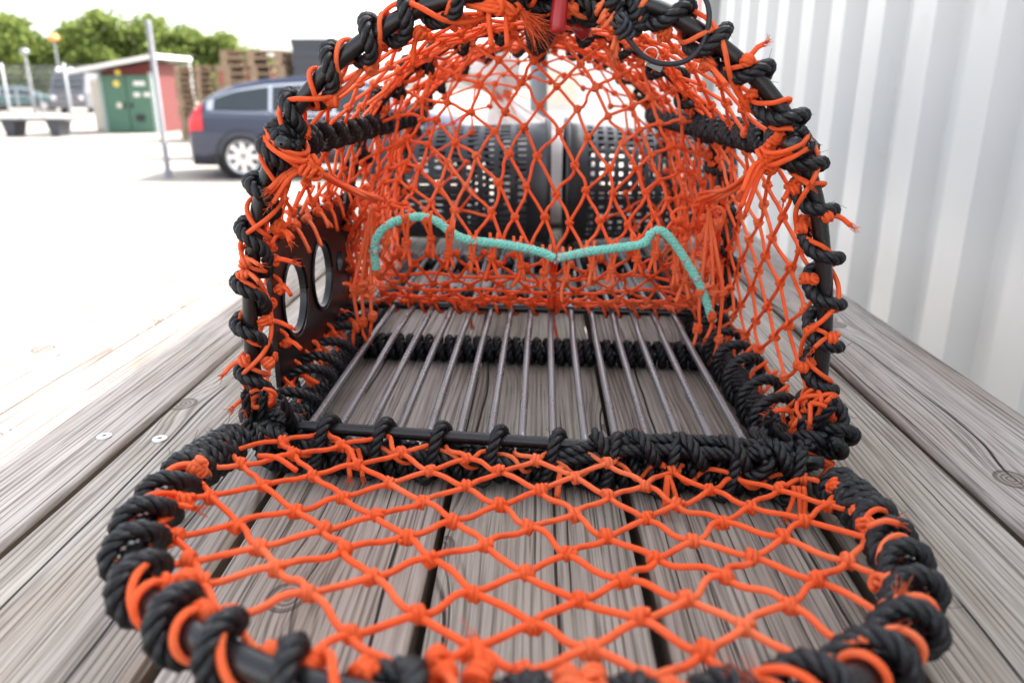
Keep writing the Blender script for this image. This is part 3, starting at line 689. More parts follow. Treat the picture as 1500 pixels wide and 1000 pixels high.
for y, nm in ((TY0, 'front_arch'), (TY1, 'middle_arch'), (TY2, 'rear_arch')):
    MB().sweep(arch3(y), TR, 14).build(nm, 'black_tube', trap)
# rope wound round the front arch
mb = MB(); H = hitch(arch3(TY0), E1, E2, TR + RR * .98, 26, .1, .52, .10, .22, 30, .001); rope(mb, H[8:-8], RR, .021)
mb.build('rope_winding', 'black_rope', trap)
# orange lashing along the front arch
mb = MB(); c3 = arch3(TY0)
H = helix(c3, E1, E2, TR + TW + .0006, 30, 1.2, .3, .35, 22, .003); twine(mb, H[4:-4], TW)
H = helix(c3, E1, -E2, TR + TW + .0016, 9, .3, .5, .3, 36, .007); twine(mb, H[4:-4], TW)
KS = np.sort(np.concatenate([np.linspace(.03, .97, 24) + rng.uniform(-.008, .008, 24)]))
for s in KS:
    p = arch_at(s, TY0 - .002 + rng.uniform(-.004, .008), TR + .006 + rng.uniform(0, .004)); e = E1[int(s * (AN - 1))]
    knots(mb, [p, p + rng.normal(0, .003, 3)], [e, rng.normal(0, 1, 3)], 1.5)
    if rng.random() < .4:
        d = e * rng.uniform(.3, 1) + np.array([0, -.6, 0]) * rng.uniform(0, 1) + rng.normal(0, .4, 3)
        tail(mb, p, d, rng.uniform(.012, .026)); 
        if rng.random() < .5: tail(mb, p, d + rng.normal(0, .4, 3), rng.uniform(.012, .022))
for s, d in ((.075, (-1, -.3, -.3)), (.80, (1, -.2, -.1)), (.665, (.7, -.2, .9)), (.16, (.9, -.5, .25)), (.15, (.9, -.5, .1)), (.90, (-1, -.3, -.2))):
    tail(mb, arch_at(s, TY0 - .010, -.004), d, .017); knots(mb, [arch_at(s, TY0 - .012, -.002)], [E1[int(s * (AN - 1))]], 1.6)
mb.build('lashing', 'orange_twine', trap)
# middle and rear arches: rope and twine
for y in (TY1, TY2):
    mb = MB(); H = helix(arch3(y), E1, E2, TR + RR, 21, rng.uniform(0, 3), .5, .2, 16, .003); rope(mb, H, RR, .021, .003, 5)
    mb.build('rope_winding', 'black_rope', trap)
    mb = MB(); H = helix(arch3(y), E1, -E2, TR + .003, 15, 0, .4, .3, 22, .003); twine(mb, H, TW, .004, 5)
    for s in np.linspace(.04, .96, 16): knots(mb, [arch_at(s, y + rng.uniform(-.006, .006), .010)], [rng.normal(0, 1, 3)], 1.6)
    mb.build('lashing', 'orange_twine', trap)

# rails: shoulders, ridge, floor
def coil_rail(a, b, nm, tight=.0128, r=TR, lod=6, ds=.0024, up=(0, 0, 1), rr=RR):
    o = MB().sweep(smooth_path([a, b], .01), r, 12).build(nm, 'black_tube', trap)
    C, e1, e2 = line_frames(a, b, 80, up); L = np.linalg.norm(np.array(b) - np.array(a))
    mb = MB(); H = helix(C, e1, e2, r + rr * .95, max(3, L / tight), 0, 0.0, .10, 14); rope(mb, H, rr, .021, ds, lod)
    mb.build('rope_coil', 'black_rope', o)
    return o
def wrap_rail(a, b, nm, pitch=.046, r=.0048, rr=.0050):
    o = MB().sweep(smooth_path([a, b], .01), r, 12).build(nm, 'black_tube', trap)
    C, e1, e2 = line_frames(a, b, 80); L = np.linalg.norm(np.array(b) - np.array(a))
    for t0 in (0., .9):
        mb = MB(); H = helix(C, e1, e2, r + rr * .95, L / pitch, t0 * 1.6, .15, .12, 26); rope(mb, H, rr, .017, .0018, 6); mb.build('rope_coil', 'black_rope', o)
    return o
sh = (.191, .262)
wrap_rail((-sh[0] + .004, TY0 - .014, sh[1]), (-sh[0] + .004, TY2 + .01, sh[1] - .002), 'shoulder_rail')
wrap_rail((sh[0] - .004, TY0 - .014, sh[1]), (sh[0] - .004, TY2 + .01, sh[1] - .002), 'shoulder_rail')
wrap_rail((.004, TY0 + .03, .352), (0, TY2 + .01, .352), 'ridge_rail', .03)
for x in (-.214, .206):
    coil_rail((x, TY0 - .03, .0165), (x + .004, TY2 + .02, .0165), 'floor_rail', .0108, .0055)
coil_rail((-.215, .571, .0165), (.208, .540, .0165), 'floor_crossbar', .0108, .0060)
coil_rail((-.20, .852, .0165), (.195, .825, .0165), 'floor_crossbar', .0110, .0060)
coil_rail((-.205, 1.08, .0165), (.20, 1.06, .0165), 'floor_crossbar', .0115, .0060, 5, .0035)
coil_rail((-.215, TY2 + .005, .0165), (.21, TY2, .0165), 'floor_crossbar', .0115, .0060, 5, .0035)
# smooth bar under the middle arch
MB().sweep(smooth_path([(-.222, .938, .043), (.222, .906, .043)], .01), .0052, 12).build('funnel_bar', 'black_tube', trap)
# loose second rope spiralling over the floor rails
for x in (-.214, .207):
    C, e1, e2 = line_frames((x, TY0 - .01, .030), (x, TY1, .030), 60)
    mb = MB(); H = helix(C, e1, e2, .0215, 7, 1.0, .5, .25, 28); H[:, 2] = np.maximum(H[:, 2], .0065); rope(mb, H, RR * .95, .021); mb.build('rope_winding', 'black_rope', trap)
# floor rods
for k in range(15):
    x = -.182 + k * .0247; xx = -.176 + k * .0245
    P = [(x, .566 - .0018 * k, .0385), ((x + xx) / 2, .80, .0405 + .0006 * math.sin(k * 2.)), (xx, TY1, .0415 - .0085 * 0), (xx * .99, TY2 + .006, .0400)]
    MB().sweep(smooth_path(P, .012), .0036, 10).build('floor_rod', 'rod_steel', trap)

# ---- netting over the arches
cs0, cs1 = .035, .965
def cover(a, b):
    s = cs0 + (cs1 - cs0) * a; y = TY0 + .004 + (TY2 - TY0) * b
    sag = -.006 * math.sin(PI * min(1, max(0, (y - TY0) / (TY1 - TY0)))) if y < TY1 else -.007 * math.sin(PI * (y - TY1) / (TY2 - TY1))
    return arch_at(s, y, -(sag) + .002) if True else None
def keep_cover(a, b):
    p = cover(a, b); return not (p[0] < -.2 and p[2] < .183 and .645 < p[1] < .895)
mb = MB(); net(mb, cover, 18, 11, keep_cover, bow=.0009, size=1.35, jit=.0018); mb.build('net', 'orange_twine', trap)
# net edge gathered to the floor rails
for sgn, x in ((-1, -.226), (1, .226)):
    for y in np.arange(TY0 + .02, TY2, .034):
        mb = MB(); p = np.array([x, y, .052 + rng.uniform(-.004, .004)]); q = np.array([x - sgn * .004, y + rng.uniform(-.01, .012), .018])
        twine(mb, [p, (p + q) / 2 + np.array([-sgn * .012, .004, 0]), q, q + np.array([sgn * .010, .004, .012]), p + np.array([0, .006, -.006])], TW, .004, 5)
        if rng.random() < .5: tail(mb, p, (-sgn * .8, -.6, rng.uniform(-.3, .6)), rng.uniform(.012, .026))
        mb.build('net_tie', 'orange_twine', trap)

# ---- escape panel in the left wall
def panel():
    mb = MB(); x = -.2275; tk = .0045; y0, y1, z0, z1 = .640, .905, .046, .184
    holes = [(.700, .114, .0335), (.797, .113, .0335), (.872, .112, .012)]
    bnd = [y0, .7485, .848, y1]; n = 48
    for f in (0, 1):
        xx = x - tk / 2 + f * tk
        for k, (hy, hz, hr) in enumerate(holes):
            ya, yb = bnd[k], bnd[k + 1]; outer, inner = [], []
            for j in range(n):
                a = TAU * j / n; c, s = math.cos(a), math.sin(a)
                tx = ((yb - hy) if c > 0 else (ya - hy)) / c if abs(c) > 1e-6 else 1e9; tz = ((z1 - hz) if s > 0 else (z0 - hz)) / s if abs(s) > 1e-6 else 1e9
                d = min(tx, tz); outer.append((xx, hy + d * c, hz + d * s)); inner.append((xx, hy + hr * c, hz + hr * s))
            mb.grid([outer, inner], closed=True, flip=bool(f))
    for hy, hz, hr in holes:
        mb.grid([[(x - tk / 2 - .001, hy + hr * math.cos(a), hz + hr * math.sin(a)) for a in np.arange(n) * TAU / n], [(x + tk / 2 + .001, hy + hr * math.cos(a), hz + hr * math.sin(a)) for a in np.arange(n) * TAU / n]], closed=True)
    for p, q in (((y0, z0), (y1, z0)), ((y1, z0), (y1, z1)), ((y1, z1), (y0, z1)), ((y0, z1), (y0, z0))):
        mb.quads([(x - tk / 2, *p), (x - tk / 2, *q), (x + tk / 2, *q), (x + tk / 2, *p)], [[0, 1, 2, 3]])
    o = mb.build('escape_panel', 'black_plastic', trap, False); o['label'] = 'black plastic panel with two round escape holes'
    for hy in (.700, .797):
        mb = MB(); mb.sweep([(x + .0035, hy + .0375 * math.cos(a), .1135 + .0375 * math.sin(a)) for a in np.linspace(0, TAU, 49)], .0016, 8); mb.build('hole_rim', 'black_plastic', o)
    for yy in (.672, .745, .80, .85): MB().box((x, yy, .188), (.007, .010, .010)).build('clip', 'black_plastic', o, False)
    MB().box((x + .005, .772, .171), (.006, .25, .010)).build('flange', 'black_plastic', o, False)
    for yy, zz in [(.66, .186), (.70, .186), (.74, .186), (.78, .186), (.82, .186), (.86, .186), (.645, .14), (.648, .09), (.90, .15), (.90, .10), (.68, .05), (.74, .05), (.80, .05), (.86, .05)]:
        mb = MB(); p = np.array([x + .002, yy, zz])
        twine(mb, [p + (a_, b_, c_) for a_, b_, c_ in ((.004, 0, -.008), (.006, .002, .002), (-.004, .003, .008), (-.006, .001, 0), (.003, -.002, -.006))], TW, .002)
        knots(mb, [p + (.006, 0, -.004)], [(0, 1, 0)], 1.4); tail(mb, p + (.006, 0, -.004), (.7, -.7, rng.uniform(-1, .5)), rng.uniform(.016, .03), fray=False)
        if rng.random() < .6: tail(mb, p + (.006, 0, -.004), (.9, -.3, rng.uniform(-1, .2)), rng.uniform(.012, .024), fray=False)
        if zz > .18: twine(mb, [p, p + (.006, .003, .012), (p[0] + .012, yy + rng.uniform(-.015, .015), .212)], TW)
        mb.build('panel_tie', 'orange_twine', trap)
panel()

# ---- entrance funnel
LIPP = np.array([(-.166, .800, .150), (-.150, .798, .168), (-.122, .795, .175), (-.095, .795, .166), (-.070, .797, .153), (-.031, .80, .148), (.004, .80, .141), (.022, .80, .133), (.054, .80, .141), (.082, .80, .145), (.110, .80, .151), (.128, .797, .162), (.150, .80, .142), (.170, .80, .115)])
LS = smooth_path(LIPP, .004)
def lip(a): 
    x = min(max(a, 0), 1) * (len(LS) - 1); i = min(int(x), len(LS) - 2); f = x - i; return LS[i] * (1 - f) + LS[i + 1] * f
def upper(a, b):
    p = arch_at(.16 + .68 * a, TY1 - .006, .010); q = lip(a) + np.array([0, .006, -.002]); bb = b ** .92
    c = p * (1 - bb) + q * bb; c[1] += .030 * math.sin(PI * b); c[2] += .016 * math.sin(PI * b) * math.sin(PI * a); return c
mb = MB(); net(mb, upper, 13, 4, bow=.0018, size=1.3, jit=.003, sides=6); mb.build('funnel_net', 'orange_twine', trap)
def lower(a, b):
    p = np.array([-.196 + .392 * a, .934 - .026 * a, .047]); q = lip(a) + np.array([0, .012, -.014]); q[2] = min(q[2], .135)
    c = p * (1 - b) + q * b; c[2] -= .010 * math.sin(PI * b); c[1] += .012 * math.sin(PI * b); return c
mb = MB(); net(mb, lower, 12, 3, bow=.0012, size=1.25, jit=.002)
for b in (.2, .45, .7): twine(mb, [lower(a, b) + rng.normal(0, .0016, 3) for a in np.linspace(0, 1, 13)], TW)
mb.build('funnel_net', 'orange_twine', trap)
def side(sgn):
    def fn(a, b):
        p = np.array([sgn * .222, TY1 - .004, .06 + .14 * a]); q = np.array([sgn * (.166 if sgn < 0 else .172), .80, .115 + .06 * a])
        c = p * (1 - b) + q * b; return c
    mb = MB(); net(mb, fn, 3, 3, bow=.0015, jit=.003, size=1.3); mb.build('funnel_net', 'orange_twine', trap)
side(-1); side(1)
# lashing on the funnel bar
mb = MB(); C, e1, e2 = line_frames((-.21, .937, .043), (.21, .907, .043), 60)
twine(mb, helix(C, e1, e2, .0078, 19, 0, .5, .3, 18), TW)
for k in np.linspace(0, 59, 15).astype(int): knots(mb, [C[k] + (0, -.004, .008)], [(1, 0, 0)], 1.7)
for x in (-.082, .02):
    p = np.array([x, .915, .050]); knots(mb, [p + rng.normal(0, .004, 3) for _ in range(5)], rng.normal(0, 1, (5, 3)), 1.8); tail(mb, p, (.25, -.4, -1), .035 if x > 0 else .022, fray=x < 0)
for k in range(5): twine(mb, [(.02 + rng.normal(0, .003), .914 - .004 * k, .05), (.022, .885 - .01 * k, .075 + .01 * k), (.02 + rng.normal(0, .002), .82, .128)], TW)
mb.build('lashing', 'orange_twine', trap)
# knotted tails along the lip
mb = MB()
for a in np.concatenate([np.linspace(.05, .95, 15)]):
    p = lip(a + rng.uniform(-.01, .01)) + np.array([0, -.006, -.003]); knots(mb, [p + (0, -.002, .004)], [(1, 0, 0)], 1.2)
    z = np.array([rng.uniform(-.004, .004), rng.uniform(-.004, .002), -rng.uniform(.012, .022)])
    twine(mb, [p + (-.004, .004, .012), p + (-.003, -.003, .002), p + z], TW); twine(mb, [p + (.004, .004, .012), p + (.003, -.004, .002), p + z + (.001, -.002, 0)], TW)
    knots(mb, [p + z], [(0, 0, 1)], 1.45)
    for sg in (-1, 1):
        if rng.random() < .9: tail(mb, p + z, (sg * rng.uniform(.1, .5), -.25, -1), rng.uniform(.013, .024), fray=False, droop=.1)
# hanging bunches at both ends of the lip
for x0, bunch in ((-.168, ((-.190, .060, .040), (-.182, .066, .044), (-.172, .072, .05))), (.176, ((.172, .062, .040), (.195, .050, .026), (.186, .075, .05)))):
    for (x, zk, ze) in bunch:
        twine(mb, [(x0, .797, .185), (x0 + (x - x0) * .6, .790, .135), (x, .788, .095 + rng.uniform(-.01, .01)), (x + rng.uniform(-.003, .003), .787, zk)], TW)
        knots(mb, [(x, .788, .100)], [(0, 0, 1)], 1.5); knots(mb, [(x, .787, zk), (x, .787, zk - .003)], [(0, 0, 1), (1, 0, 0)], 1.4); tail(mb, (x, .787, zk), (rng.uniform(-.3, .3), -.1, -1), zk - ze, droop=0)
        tail(mb, (x, .788, .100), (rng.uniform(-.8, .8), -.3, .5), .018, fray=False)
    sg = -1 if x0 < 0 else 1
    for k in range(4):                                      # tangle where the funnel corner is pulled out
        c = np.array([x0 - sg * rng.uniform(-.014, .03), .795 + rng.uniform(-.01, .05), .188 + rng.uniform(-.035, .02)])
        r = rng.uniform(.008, .018); e = nz(rng.normal(0, 1, 3)); g = nz(np.cross(e, rng.normal(0, 1, 3))); a0 = rng.uniform(0, TAU)
        twine(mb, [c + r * (math.cos(a) * e + .7 * math.sin(a) * g) for a in np.linspace(a0, a0 + rng.uniform(2.5, 5), 8)], TW)
        knots(mb, [c + r * (math.cos(a0) * e + .7 * math.sin(a0) * g)], [e], 1.5)
    for k in range(2):
        p = np.array([x0, .80, .19]) + rng.normal(0, .006, 3); q = np.array([sg * (.215 - .004 * k), TY1 - .01, .09 + .026 * k])
        twine(mb, [p, (p + q) / 2 + rng.normal(0, .008, 3), q], TW)
mb.build('lip_tail', 'orange_twine', trap)
# cords from the shoulders to the funnel corners, with the bunched knot on the shoulder
for sg in (-1, 1):
    mb = MB(); sx = sg * .189; corner = np.array([-.157 if sg < 0 else .171, .792, .193]); kn = np.array([sx - sg * .018, TY0 - .004, .244 if sg < 0 else .250])
    for k in range(4):
        o_ = rng.normal(0, .0022, 3); twine(mb, [kn + o_, (kn * .5 + corner * .5) + o_ * 1.3 + (0, 0, -.004), corner + rng.normal(0, .004, 3)], TW)
    for k in range(5):                                       # turns over the joint
        c = np.array([sx, TY0 - .004, .262]); e = nz(np.array([-sg * .8, -.15 - .06 * k, -.55 + rng.normal(0, .1)])); g = nz(np.cross(e, (sg * .5, .2, .85)))
        off = np.array([-sg * .0010, 0, .0026]) * (k - 2.5) + rng.normal(0, .0012, 3)
        twine(mb, [c + off + e * (.005 + .0165 * math.cos(a)) + g * (.0125 + rng.uniform(0, .002)) * math.sin(a) for a in np.linspace(-2.8, 2.8, 16)] + [kn + rng.normal(0, .003, 3)], TW)
    knots(mb, [kn + rng.normal(0, .003, 3) for _ in range(7)], rng.normal(0, 1, (7, 3)), 2.0)
    for k in range(3): tail(mb, kn, ((sg * .9 if sg < 0 else -.3), -.25, -.35 + .14 * k), .030, droop=.5)
    mb.build('shoulder_tie', 'orange_twine', trap)
    MB().lathe([(.0066, .012), (.0070, .004), (.0068, .0), (.005, -.003), (.001, -.0036)], (sx + sg * -.004, TY0 - .017, .262), (0, 1, 0), 16).build('end_cap', 'black_tube', trap)

# ---- green braided rope on the lip
def braid(P, R=.0043):
    P = smooth_path(P, .0012); T, N, B = frames(P); s = np.arange(len(P)) * .0012; mb = MB()
    mb.sweep(P, R * .62, 8)
    for dr in (1, -1):
        for k in range(4):
            th = dr * TAU * s / .017 + TAU * k / 4; rad = np.cos(th)[:, None] * N + np.sin(th)[:, None] * B
            w = 1 + .10 * np.sin(TAU * s / .017 * 4 + (0 if dr > 0 else PI) + k * PI)
            mb.sweep(P + rad * (R * .74 * w)[:, None], R * .36, 6, ref=rad)
    return mb
F = np.array([0, -.0105, 0])
g1 = np.array([(-.166, .80, .121), (-.1665, .80, .138), (-.163, .80, .155), (-.148, .80, .169), (-.122, .80, .176), (-.102, .80, .172), (-.087, .80, .161), (-.070, .80, .153), (-.031, .80, .148), (.004, .80, .141), (.020, .80, .134)]) + F
g2 = np.array([(.024, .80, .134), (.054, .80, .141), (.082, .80, .145), (.110, .80, .150), (.118, .80, .160), (.128, .80, .163), (.140, .80, .153), (.156, .80, .131), (.174, .80, .102), (.188, .80, .068)]) + F
braid(g1).build('lip_rope', 'green_rope', trap); braid(g2).build('lip_rope', 'green_rope', trap)
for c, d in (((-.1665, .7895, .139), (0, 0, 1)), ((.022, .7895, .134), (1, 0, -.3)), ((.166, .7895, .117), (.5, 0, -1))):
    d = nz(np.array(d, float)); e = nz(np.cross(d, (0, 1, 0))); mb = MB()
    mb.sweep([np.array(c) + .0062 * (math.cos(a) * e + math.sin(a) * np.array([0, 1, 0])) + d * .0008 * a / 3 for a in np.linspace(0, 2.2 * TAU, 50)], .0007, 6); mb.build('wire_clip', 'washer_steel', trap)

# ---- rear funnel with an open eye
def rear(a, b):
    p = arch_at(.05 + .90 * a, TY2 - .004, .010); th = PI * 1.25 - a * PI * 1.5
    q = np.array([.02 + .125 * math.cos(th), 1.19, .195 + .115 * math.sin(th)]); return p * (1 - b) + q * b
mb = MB(); net(mb, rear, 12, 2, bow=.002, jit=.004, size=1.3); mb.build('funnel_net', 'orange_twine', trap)

# ---- black lashings on the front corners
def lash(c, n, r, nm='corner_lashing', zmin=.0068, ext=1.0, ends=2, R=RR):
    mb = MB(); c = np.array(c, float)
    for k in range(n):
        e = nz(rng.normal(0, 1, 3) * np.array([1, .8, .8])); g = nz(np.cross(e, rng.normal(0, 1, 3))); rr = r * rng.uniform(.75, 1.15); a0 = rng.uniform(0, TAU); o_ = rng.normal(0, .007 * ext, 3)
        P = np.array([c + o_ + rr * (math.cos(a) * e + .8 * math.sin(a) * g) for a in np.linspace(a0, a0 + 6.0, 16)]); P[:, 2] = np.maximum(P[:, 2], zmin); rope(mb, P, R, .021)
    for k in range(ends):
        d = nz(np.array([rng.uniform(-.5, .5), -.4, rng.uniform(.4, 1)])); p = c + d * r; q = p + d * .03; rope(mb, [p - d * .01, p + d * .012 + rng.normal(0, .003, 3), q], R * .75, .03)
        tuft(mb, q, d, 18, .006, .3)
    return mb.build(nm, 'black_rope', trap)
rng = np.random.default_rng(21)
lash((-.226, .578, .034), 6, .015); lash((-.195, .566, .036), 3, .012, ends=1); lash((.224, .572, .034), 6, .016, ends=1); lash((.198, .555, .036), 4, .014, ends=1); lash((.165, .540, .034), 2, .011, ends=0)
lash((-.192, .594, .262), 2, .0115, ends=0, ext=.3); lash((.194, .598, .256), 2, .0115, ends=0, ext=.3)
lash((.004, .600, .363), 4, .015, 'ridge_lashing', ends=0, ext=.6); lash((.060, .592, .351), 2, .012, 'ridge_lashing', ends=0, ext=.4); lash((.036, .600, .356), 2, .013, 'ridge_lashing', ends=0, ext=.5)
for c, k in (((-.222, .578, .062), 3), ((.226, .580, .062), 9), ((.222, .568, .022), 2)):
    mb = MB()
    for _ in range(k):
        c_ = np.array(c) + rng.normal(0, .004, 3); e = nz(rng.normal(0, 1, 3)); g = nz(np.cross(e, rng.normal(0, 1, 3))); r = rng.uniform(.008, .013)
        twine(mb, [c_ + r * (math.cos(a) * e + math.sin(a) * g) for a in np.linspace(0, 5, 10)], TW); tail(mb, c_ + r * e, (rng.uniform(-1, 1), -.6, rng.uniform(-.8, .3)), .014)
    mb.build('lashing', 'orange_twine', trap)

# ---- red fastener, frayed twine and thin cord at the top of the arch
o = MB().lathe([(.001, -.0115), (.0035, -.0112), (.0052, -.0095), (.0057, -.006), (.0057, .010), (.005, .012), (.001, .0125)], (.015, .582, .3475), (.10, .12, .98), 22).build('fastener', 'red_plastic', trap)
MB().lathe([(.0022, .011), (.0022, .022)], (.015, .582, .3475), (.10, .12, .98), 10).build('pin', 'washer_steel', o)
o = MB().lathe([(.001, -.006), (.0055, -.005), (.0055, .012), (.001, .013)], (.034, .63, .342), (-.7, .2, .7), 16).build('fastener', 'red_plastic', trap)
mb = MB(); tuft(mb, (-.012, .588, .352), (.75, -.1, -.62), 70, .027, .20, .0004); tuft(mb, (-.010, .588, .351), (.55, -.1, -.8), 40, .022, .2, .0004)
for k in range(3): twine(mb, [(-.05 + .005 * k, .592, .356), (-.03, .585, .352 + .003 * k), (-.012, .587, .353)], TW)
for x in (-.034, -.022): tail(mb, (x, .588, .352), (.1, -.1, -1), .018)
knots(mb, [(-.018, .588, .354), (-.026, .588, .355), (.046, .588, .352), (.05, .588, .346)], rng.normal(0, 1, (4, 3)), 2.3)
mb.build('frayed_twine', 'orange_twine', trap)
mb = MB(); lp = [(.058, .586, .350), (.058, .583, .342), (.064, .582, .333), (.075, .583, .322), (.089, .584, .317), (.105, .585, .319), (.116, .585, .330), (.1195, .586, .348), (.115, .590, .362), (.104, .597, .371), (.090, .600, .372)]
twine(mb, lp, .0019, .002, 8); knots(mb, [(.060, .582, .341), (.057, .583, .345), (.061, .584, .338)], rng.normal(0, 1, (3, 3)), 2.2, .0019); mb.build('cord_loop', 'black_cord', trap)
mb = MB(); mb.sweep([np.array((.088, .64, .325)) + .0055 * (math.cos(a) * np.array([1, 0, .1]) + math.sin(a) * np.array([0, .3, 1])) for a in np.linspace(0, TAU, 30)], .0007, 6); mb.build('split_ring', 'washer_steel', trap)
MB().box((.092, .642, .318), (.012, .0012, .007), [[.9, 0, .43], [0, 1, 0], [-.43, 0, .9]]).build('metal_tag', 'rod_steel', trap, False)

# ---- the door, folded down onto the table
HM = np.array([-.0033, .5304, .0336]); AX = nz(np.array([.99955, -.0299, -.046])); DO = np.array([-.0299, -.99955, .1836]); DO = nz(DO - AX * (DO @ AX)); UPV = np.cross(AX, -DO)
DSX, DSH = .970, .958                                    # the door is a touch smaller than the opening
def dpt(x, h, up=0.0): return HM + AX * (x * DSX) + DO * (h * DSH) + UPV * up
HGC = np.array([-.004, .5515, .0385]); HGX = nz(np.array([.43, -.038, -.008]))
def hpt(x, h, up=0.0): return HGC + HGX * x + np.array([0, -h, up])
door = MB()
DA = np.array([dpt(x, z - .035) for x, z in AR if True]); DE1 = AX[None] * ARN[:, :1] + DO[None] * ARN[:, 1:]; DE2 = np.tile(UPV, (AN, 1))
dr = door.sweep(DA[4:-4], TR, 14).build('door', 'black_tube', trap); dr['label'] = 'open arched door of orange net lying towards the camera'
MB().sweep(smooth_path([hpt(-.222, 0), hpt(.222, 0)], .01), .0050, 12).build('hinge_rod', 'black_tube', dr)
mb = MB(); H = hitch(DA, DE1, DE2, TR + RR * .98, 23, .2, .60, .10, .18, 34, .001); rope(mb, H[30:-30], RR, .021); mb.build('rope_winding', 'black_rope', dr)
# inside test for the door net
PX = AR[:, 0]; PZ = AR[:, 1] - .035
def half_w(h): 
    i = AN // 2; return float(np.interp(h, PZ[:i], -PX[:i])) if h < PZ[:i].max() else 0.0
mb = MB(); a_, b_ = .0510, .0600; nodes = {}
for j in range(-3, 14):
    for i in range(-6, 7):
        x = (i + (.5 if j % 2 else 0)) * a_ + .006; h = .004 + j * b_ / 2
        x += .004 * math.sin(j * .9 + i); h += .003 * math.sin(i * 1.7 + j)
        nodes[(i, j)] = (x, h)
def inside(p, mrg=.014): return -.014 + .0625 * p[0] < p[1] < .325 and abs(p[0]) < half_w(p[1]) - mrg
def D3(p): return dpt(p[0], p[1], .001 + .003 * math.sin(p[0] * 31 + p[1] * 23) - .010 * math.sin(PI * min(1, max(0, p[1] / .33))) * (1 - (p[0] / .25) ** 2))
segs = []; kn = []; ends = []
for (i, j), p in nodes.items():
    if inside(p): kn.append(D3(p) + rng.normal(0, .0008, 3))
    for di in ((0, -1) if j % 2 == 0 else (0, 1)):
        q = nodes.get((i + di, j + 1))
        if q is None: continue
        ip, iq = inside(p), inside(q)
        if ip and iq: segs.append((D3(p), D3(q)))
        elif ip or iq:
            u, v = (p, q) if ip else (q, p); u = np.array(u); v = np.array(v); f = 0
            for f in np.linspace(0, 1.6, 40):
                w = u + (v - u) * f
                if not inside(w, .001): break
            segs.append((D3(u), D3(w) + np.array([0, 0, .002]))); ends.append(w)
E_ = np.array(segs); t_ = np.linspace(0, 1, 9); A, B = E_[:, 0], E_[:, 1]; d = B - A
sd_ = nz(np.cross(d, UPV)); o1 = sd_ * (.0014 * rng.normal(0, 1, (len(d), 1))); o2 = sd_ * (.0017 * rng.choice([-1, 1], (len(d), 1)) * rng.uniform(.4, 1, (len(d), 1))) + UPV * rng.normal(0, .0009, (len(d), 1))
P = A[:, None] + d[:, None] * t_[None, :, None] + o1[:, None] * np.sin(PI * t_)[None, :, None] + o2[:, None] * np.sin(TAU * t_)[None, :, None]
mb.sweep(P, TW, 8); knots(mb, kn, np.tile(AX, (len(kn), 1)), 1.4)
mb.build('net', 'orange_twine', dr)
mb = MB()
H = helix(DA, DE1, DE2, TR + TW + .0006, 17, .3, .45, .35, 34, .004); twine(mb, H[30:-30], TW)
for w in ends:
    if w[1] < .02: continue
    p = D3(w) + np.array([0, 0, .004]); e = nz(dpt(0, .14) - p)
    knots(mb, [p + e * .009, p + e * .012 + rng.normal(0, .002, 3)], [e, rng.normal(0, 1, 3)], 1.6)
    if w[1] > .02 and rng.random() < .55:
        c = dpt(w[0], w[1]) ; out = -e; g = UPV
        k0 = np.argmin(np.linalg.norm(DA - c, axis=1)); c = DA[k0]
        tz = nz(DA[min(AN - 1, k0 + 1)] - DA[max(0, k0 - 1)])
        twine(mb, [c + DE1[k0] * .012 + tz * -.005] + [c + tz * (.010 * (a / PI)) + (TR + TW + .0005) * (math.cos(a) * DE1[k0] + math.sin(a) * UPV) for a in np.linspace(0, TAU, 13)] + [c + DE1[k0] * .013 + tz * .006], TW)
        if rng.random() < .35: tail(mb, p + e * .01, e * .3 + rng.normal(0, .6, 3) + UPV * .4, .016)
tail(mb, dpt(.205, .135, .012), AX + UPV * .5, .02); tail(mb, dpt(-.19, .065, .008), AX * .9 + DO * .4, .03, fray=False)
tuft(mb, dpt(.10, .318, .010), (-.8, -.1, .3), 26, .020, .25, .0004)
mb.build('lashing', 'orange_twine', dr)
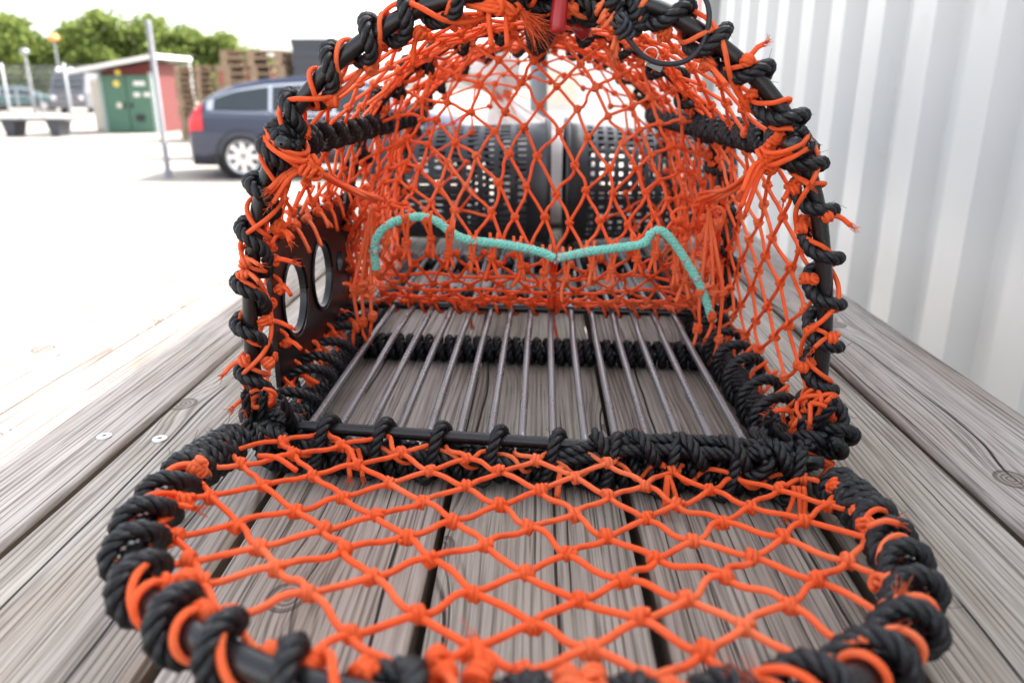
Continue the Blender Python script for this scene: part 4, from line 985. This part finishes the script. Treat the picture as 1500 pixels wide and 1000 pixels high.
# hinge: rope turns joining rod and floor bar, and a straight rope beside the rod
C, e1, e2 = line_frames(hpt(-.205, .004, -.014), hpt(.205, .002, -.014), 80)
mb = MB(); C2 = C.copy(); n_ = 9; tau = np.linspace(0, n_, n_ * 30); th = TAU * (np.floor(tau) + (tau % 1) - .75 * np.sin(TAU * (tau % 1) + PI) / TAU)
i = np.clip((tau / n_ * 79).astype(int), 0, 78); f = (tau / n_ * 79 - i)[:, None]; cc = C[i] * (1 - f) + C[i + 1] * f
H = cc + np.cos(th)[:, None] * np.array([0, 0, .0235]) + np.sin(th)[:, None] * np.array([0, .0135, 0]); H[:, 2] = np.maximum(H[:, 2], .007)
rope(mb, H, RR * .95, .021); mb.build('hinge_rope', 'black_rope', trap)
mb = MB(); rope(mb, [hpt(-.21, .012, -.010), hpt(-.1, .012, -.012), hpt(0, .013, -.012), hpt(.05, .010, -.004), hpt(.09, .008, .004), hpt(.20, .006, .004)], RR, .021)
rope(mb, [hpt(.02, .011, -.006), hpt(.06, .004, .005), hpt(.12, -.003, .009), hpt(.20, -.002, .008)], RR, .021)
C, e1, e2 = line_frames(hpt(.05, .004, .003), hpt(.21, .003, .003), 60); rope(mb, helix(C, e1, e2, .0100, 5, 0, .3, .2, 26), RR, .021)
mb.build('hinge_rope', 'black_rope', trap)
mb = MB()
for x, h, k in ((-.135, .02, 2), (.028, .025, 2), (.105, .028, 3), (.195, .03, 3), (.085, -.008, 2)):
    for _ in range(k): tail(mb, hpt(x + rng.normal(0, .002), h, -.006 if h > 0 else .006), (rng.uniform(-.2, .3), -.5, -.6 if h > 0 else 1), .018 if h > 0 else .009)
H = []; C, e1, e2 = line_frames(hpt(-.2, .008, -.002), hpt(.2, .008, -.002), 60); twine(mb, helix(C, e1, e2, .005, 9, 0, .6, .3, 18, .002) + np.array([0, -.004, -.012]), TW)
mb.build('lashing', 'orange_twine', trap)
# rope bundles at both door corners
for x in (-.222, .220):
    mb = MB(); k = np.argsort(np.abs(DA @ AX - (HM @ AX) - x))[:1]
    sl = DA[6:28] if x < 0 else DA[-28:-6]; f1 = DE1[6:28] if x < 0 else DE1[-28:-6]; f2 = DE2[6:28]
    rope(mb, helix(sl, f1, f2, TR + RR * .98, 6, 0, .1, .1, 18), RR, .021); mb.build('rope_coil', 'black_rope', dr)
